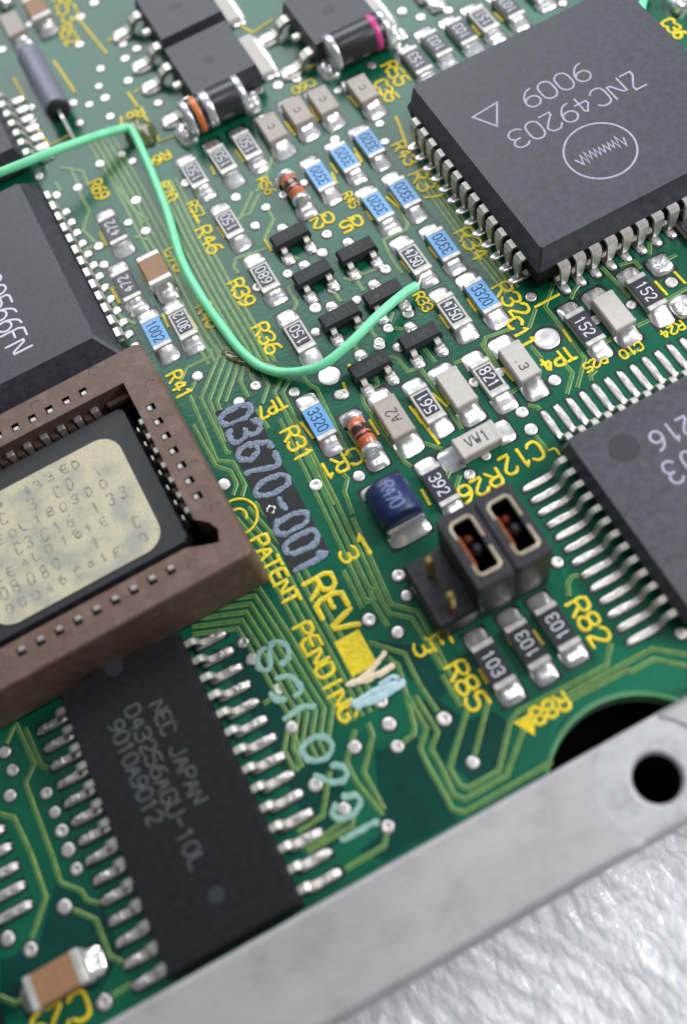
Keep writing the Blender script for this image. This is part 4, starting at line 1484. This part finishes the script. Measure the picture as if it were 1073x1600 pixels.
def socket():
    ZT = 5.15
    cx, cy, th = 7.35, 10.70, 0.014
    t = thing('chip_socket', 'brown plastic chip socket with slotted walls, holding a labelled chip at the left', 'socket', (cx, cy, 0), th)
    OX, OY = 10.0, 9.15
    IX, IY = 7.75, 6.65
    # outer outline (clockwise chamfers) and inner outline with a finger notch lower right
    outer = rrect(OX, OY, .55, 4)
    inner = [(IX, IY), (-IX, IY), (-IX, -IY + 1.0), (-IX + 1.0, -IY),
             (IX - 1.3, -IY), (IX - .2, -IY - .45), (IX + .75, -IY - .75), (IX + 1.05, -IY + .1), (IX + .75, -IY + .8), (IX, -IY + 1.5)]
    bm = bmesh.new()

    def ring(pts, z):
        return [bm.verts.new((x, y, z)) for x, y in pts]

    def le(vs):
        return [bm.edges.new((vs[i], vs[(i + 1) % len(vs)])) for i in range(len(vs))]
    ot = ring([(x * .988, y * .988) for x, y in outer], ZT)
    it = ring([(x, y) for x, y in inner], ZT)
    edges = le(ot) + le(it)
    slots = []
    spos = [(5.08 - 1.27 * k, 7.5, 0) for k in range(9)] + [(5.08 - 1.27 * k, -7.5, 0) for k in range(9)] + \
           [(8.62, 3.81 - 1.27 * k, 1) for k in range(7)] + [(-8.62, 3.81 - 1.27 * k, 1) for k in range(7)]
    for sx, sy, o in spos:
        w, h = (.27, .30) if o == 0 else (.30, .27)
        vs = ring([(sx + w, sy + h), (sx - w, sy + h), (sx - w, sy - h), (sx + w, sy - h)], ZT)
        edges += le(vs)
        slots.append(vs)
    bmesh.ops.triangle_fill(bm, edges=edges, use_beauty=True)

    def wall(a, b, mi=0, smooth=False):
        n = len(a)
        for i in range(n):
            f = bm.faces.new((a[i], a[(i + 1) % n], b[(i + 1) % n], b[i]))
            f.material_index = mi; f.smooth = smooth
    o2 = ring(outer, ZT - .12)
    wall(ot, o2)
    wall(o2, ring([(x * 1.012, y * 1.012) for x, y in outer], .4))
    ib = ring(inner, 1.2)
    wall(it, ib, 1)
    f = bm.faces.new(ib); f.material_index = 2
    for vs in slots:
        b = ring([(v.co.x, v.co.y) for v in vs], ZT - 1.6)
        wall(vs, b, 2)
        f = bm.faces.new(b); f.material_index = 2
    bmesh.ops.recalc_face_normals(bm, faces=bm.faces)
    me = bpy.data.meshes.new('socket_body')
    bm.to_mesh(me); bm.free()
    for m in (M['socket'], M['socket_in'], M['hole']):
        me.materials.append(m)
    part('socket_body', me, None, t)
    # contacts in the slots, and between wall and chip
    cs = MB().box((0, 0, 0), (.42, .34, .9), .06).mesh('contact', [M['contact']])
    ci = MB().box((0, 0, 0), (.55, .42, 1.6), .08).mesh('contact', [M['contact']])
    for sx, sy, o in spos:
        off = (0, -.12) if o == 0 else (-.12, 0)
        if sy < 0 and o == 0:
            off = (.05, .10)
        part('contact', cs, None, t, (sx + off[0], sy + off[1], ZT - (.42 if not (o == 0 and sy < 0) else .30)), 0 if o == 0 else math.pi / 2)
        if o == 0:
            part('contact', ci, None, t, (sx, (IY - .16) * (1 if sy > 0 else -1), ZT - 1.7), 0)
        else:
            part('contact', ci, None, t, ((IX - .16) * (1 if sx > 0 else -1), sy, ZT - 1.7), math.pi / 2)
    # ribs of plastic between inner contacts
    rib = MB().box((0, 0, 0), (.5, .5, 1.5), .05).mesh('rib', [M['socket_in']])
    for k in range(8):
        part('rib', rib, None, t, (5.08 - .635 - 1.27 * k, IY - .2, ZT - 2.0))
    for k in range(6):
        part('rib', rib, None, t, (IX - .2, 3.81 - .635 - 1.27 * k, ZT - 2.0))
    part('corner_bar', MB().box((IX - .9, IY - .2, ZT - 1.35), (1.7, .38, .5), .06), M['socket'], t)
    # moulding marks
    for i, (px, py) in enumerate(((147, 580), (57, 633), (236, 600), (264, 655), (305, 727), (338, 794), (303, 882), (198, 940), (108, 999), (10, 1050))):
        x, y = at(px, py, ZT)
        dx, dy = x - cx, y - cy
        lx, ly = dx * math.cos(th) + dy * math.sin(th), -dx * math.sin(th) + dy * math.cos(th)
        rg = MB()
        ribbon(rg, [(lx + .36 * math.cos(a), ly + .36 * math.sin(a)) for a in np.linspace(math.radians(30), math.radians(190), 9)], .08, ZT + .002, .015)
        part('mould_mark', rg, M['socket_in'], t)
    part('feet', MB().box((0, 0, .2), (2 * OX - 1, 2 * OY - 1, .38), .05), M['hole'], t)

    # the EPROM in it
    e = thing('labelled_chip', 'black chip with a faded cream paper label, seated in the brown socket', 'microchip', (cx, cy, 0), th)
    ez = 4.15
    ex, ey = 7.0, 5.85
    part('body', MB().frustum(ex, ey, 2.2, ex, ey, 3.2, .3).frustum(ex, ey, 3.2, ex - .18, ey - .18, ez, .3), M['epoxy'], e)
    lead = MB().box((0, 0, 0), (.45, .2, 1.4), .06).mesh('lead', [M['tin']])
    for k in range(9):
        for s in (-1, 1):
            part('lead', lead, None, e, (5.08 - 1.27 * k, s * (ey + .1), 2.9))
    for k in range(7):
        for s in (-1, 1):
            part('lead', lead, None, e, (s * (ex + .1), 3.81 - 1.27 * k, 2.9), math.pi / 2)

    def loc(px, py, z):
        x, y = at(px, py, z)
        dx, dy = x - cx, y - cy
        return dx * math.cos(th) + dy * math.sin(th), -dx * math.sin(th) + dy * math.cos(th)
    c = [loc(*p, ez) for p in ((170, 683), (248, 818), (46, 963))]
    x1 = max(c[1][0], c[0][0]); y1 = c[0][1] + .2; y0 = c[2][1] - .0; x0 = c[2][0] - 1.0
    x1 = min(x1, ex - .7); x0 = -ex + .7; y1 = min(y1, ey - .75); y0 = -ey + .7
    part('paper_label', MB().prism(rrect((x1 - x0) / 2, (y1 - y0) / 2, 1.5, 8, (x0 + x1) / 2, (y0 + y1) / 2), ez + .002, ez + .07), M['paper'], e,
         label='faded cream paper label')
    rnd = random.Random(3)
    gm = MB()
    for r_ in range(7):
        yy = y1 - .9 - r_ * 1.22
        n = rnd.randint(9, 13)
        for k in range(n):
            if rnd.random() < .25:
                continue
            xx = x0 + 1.2 + k * .95 + rnd.uniform(-.1, .1)
            if xx > x1 - .8:
                continue
            glyphs(rnd.choice('0168CDEL437'), xx, yy + rnd.uniform(-.08, .08), .62 + .25 * (r_ % 2), .5, .10, ez + .072, rnd.uniform(-.12, .12), gm, thick=.004, rough=2.6)
    part('faded_print', gm, M['paper_ink'], e, kind='stuff')


socket()


# ================================================================= PIN HEADER AND JUMPERS
def header():
    px = [26.55, 29.10, 31.65]
    py = [-4.05, -6.59]
    bx0, bx1, by0, by1 = 25.2, 33.05, -7.4, -2.6
    t = thing('pin_header', 'black pin header block with two bare gold pins on its left', 'pin header', ((bx0 + bx1) / 2, (by0 + by1) / 2, 0))
    cx, cy = (bx0 + bx1) / 2, (by0 + by1) / 2
    part('block', MB().box((0, 0, 1.15), (bx1 - bx0, by1 - by0, 2.3), .18), M['header'], t)
    pin = MB().box((0, 0, 3.5), (.52, .52, 3.0), .14).mesh('pin', [M['gold']])
    for x in px:
        for y in py:
            part('pin', pin, None, t, (x - cx, y - cy, 0))
    for i, (x, lab) in enumerate(((px[1], 'black jumper cap with a metal framed opening, left one next to the bare pins'),
                                  (px[2], 'black jumper cap with a metal framed opening, right one beside the flat chip'))):
        j = thing('jumper_cap', lab, 'jumper', (x, -5.05, 2.32), 0, 'jumper caps on the pin header')
        ox, oy, H = 1.24, 2.6, 3.85
        hx, hy = .62, 1.72
        bm = bmesh.new()
        oc = [(a * .96, b * .98) for a, b in rrect(ox, oy, .25, 3)]

        def ring(pts, z):
            return [bm.verts.new((a, b, z)) for a, b in pts]

        def le(vs):
            return [bm.edges.new((vs[q], vs[(q + 1) % len(vs)])) for q in range(len(vs))]
        a = ring(oc, H); b = ring(rrect(hx, hy, .12, 2), H)
        bmesh.ops.triangle_fill(bm, edges=le(a) + le(b), use_beauty=True)

        def wall(u, v, mi=0):
            for q in range(len(u)):
                f = bm.faces.new((u[q], u[(q + 1) % len(u)], v[(q + 1) % len(u)], v[q])); f.material_index = mi
        c = ring(rrect(ox, oy, .25, 3), H - .2)
        wall(a, c); wall(c, ring(rrect(ox, oy, .25, 3), 0))
        d = ring(rrect(hx, hy, .12, 2), .6)
        wall(b, d, 1)
        f = bm.faces.new(d); f.material_index = 1
        bmesh.ops.recalc_face_normals(bm, faces=bm.faces)
        me = bpy.data.meshes.new('cap'); bm.to_mesh(me); bm.free()
        me.materials.append(M['header']); me.materials.append(M['hole'])
        part('cap', me, None, j)
        fr = MB()
        fx_, fy_ = hx + .12, hy + .12
        ribbon(fr, [(-fx_, fy_ - 1.0), (-fx_, fy_ - .25), (-fx_ + .25, fy_), (fx_ - .2, fy_), (fx_, fy_ - .2), (fx_, .35)], .22, H - .02, .14)
        part('metal_frame', fr, M['brass'], j)
        fr = MB()
        ribbon(fr, [(-fx_, -fy_ + .7), (-fx_, -fy_ + .2), (-fx_ + .2, -fy_), (fx_ - .2, -fy_), (fx_, -fy_ + .2), (fx_, -.55)], .22, H - .02, .14)
        part('metal_frame', fr, M['brass'], j)
        part('spring', MB().box((-hx + .02, -.1, H - .62), (.22, 2 * hy - 1.3, 1.2), .05), M['copper'], j)
        part('divider', MB().box((.12, -.1, H - .75), (.75, .8, 1.0), .25), M['header'], j)
        part('spring', MB().box((.1, .95, H - 1.3), (.5, .5, .6), .1), M['copper'], j)


header()

# the two pin tips inside each cap rise above its divider because the pins belong to the header

# ================================================================= WIRES AND FLUX
def wire(name, label, pts, r, group=None):
    """pts: (px, py, height)"""
    p = []
    for a, b, z in pts:
        x, y = at(a, b, z)
        p.append(Vector((x, y, z)))
    # Catmull-Rom
    out = []
    n = len(p)
    for i in range(n - 1):
        p0, p1, p2, p3 = p[max(0, i - 1)], p[i], p[i + 1], p[min(n - 1, i + 2)]
        for k in range(8):
            t = k / 8
            out.append(.5 * ((2 * p1) + (-p0 + p2) * t + (2 * p0 - 5 * p1 + 4 * p2 - p3) * t * t + (-p0 + 3 * p1 - 3 * p2 + p3) * t ** 3))
    out.append(p[-1])
    seg = 16
    vs, fs = [], []
    up = Vector((0, 0, 1))
    for i, c in enumerate(out):
        d = (out[min(len(out) - 1, i + 1)] - out[max(0, i - 1)]).normalized()
        s = d.cross(up).normalized()
        u = s.cross(d).normalized()
        for k in range(seg):
            a = 2 * math.pi * k / seg
            q = c + s * r * math.cos(a) + u * r * math.sin(a)
            vs.append(tuple(q))
    for i in range(len(out) - 1):
        for k in range(seg):
            k2 = (k + 1) % seg
            fs.append([i * seg + k2, i * seg + k, (i + 1) * seg + k, (i + 1) * seg + k2])
    fs.append(list(range(seg))); fs.append([(len(out) - 1) * seg + k for k in range(seg - 1, -1, -1)])
    t = thing(name, label, 'wire', (out[0].x, out[0].y, 0), 0, group)
    mb = MB().add([(v[0] - out[0].x, v[1] - out[0].y, v[2]) for v in vs], fs, 0, True)
    part('insulation', mb, M['wire'], t)
    return t, out


w1, o1 = wire('green_wire', 'thin green insulated wire bending at the glue and curling down to a middle resistor',
              [(-30, 281, 4.2), (20, 262, 4.0), (90, 234, 3.2), (150, 213, 2.0), (192, 201, 1.1), (205, 203, .9), (216, 222, .8), (238, 272, .8), (262, 335, .9), (283, 405, .9),
               (312, 460, .8), (345, 508, .6), (378, 550, .5), (412, 575, .55), (452, 582, .8), (500, 572, 1.4), (545, 538, 1.8), (590, 493, 1.8), (630, 459, 1.2), (650, 447, .8)], .35)
e0 = at(656, 440, .6)
part('bare_end', MB().box((0, 0, 0), (1.1, .22, .2), .09), M['shiny'], w1, (e0[0] - o1[0].x, e0[1] - o1[0].y, .7), .8)
wire('green_wire', 'short green insulated wire at the top right, looping behind the big square chip',
     [(1012, -20, .8), (1002, 8, .8), (1004, 28, .9), (1022, 48, 1.0), (1048, 70, 1.0), (1085, 98, 1.0)], .36)


def flux(px, py, rx, ry, h, label, seed, rz=0.0):
    x, y = at(px, py)
    mb = MB().blob(0, 0, rx, ry, h, .02, 2, 26, .45, seed)
    o = part('flux_blob', mb, M['glue'], None, (x, y, 0), rz)
    o['label'] = label; o['category'] = 'glue'


flux(222, 210, 1.3, 1.7, .55, 'clear lumpy glue over the bend of the green wire at the upper left', 2)
flux(392, 565, 2.4, .5, .22, 'thin yellowish glue streak along the green wire near the yellow R36', 4, -.9)
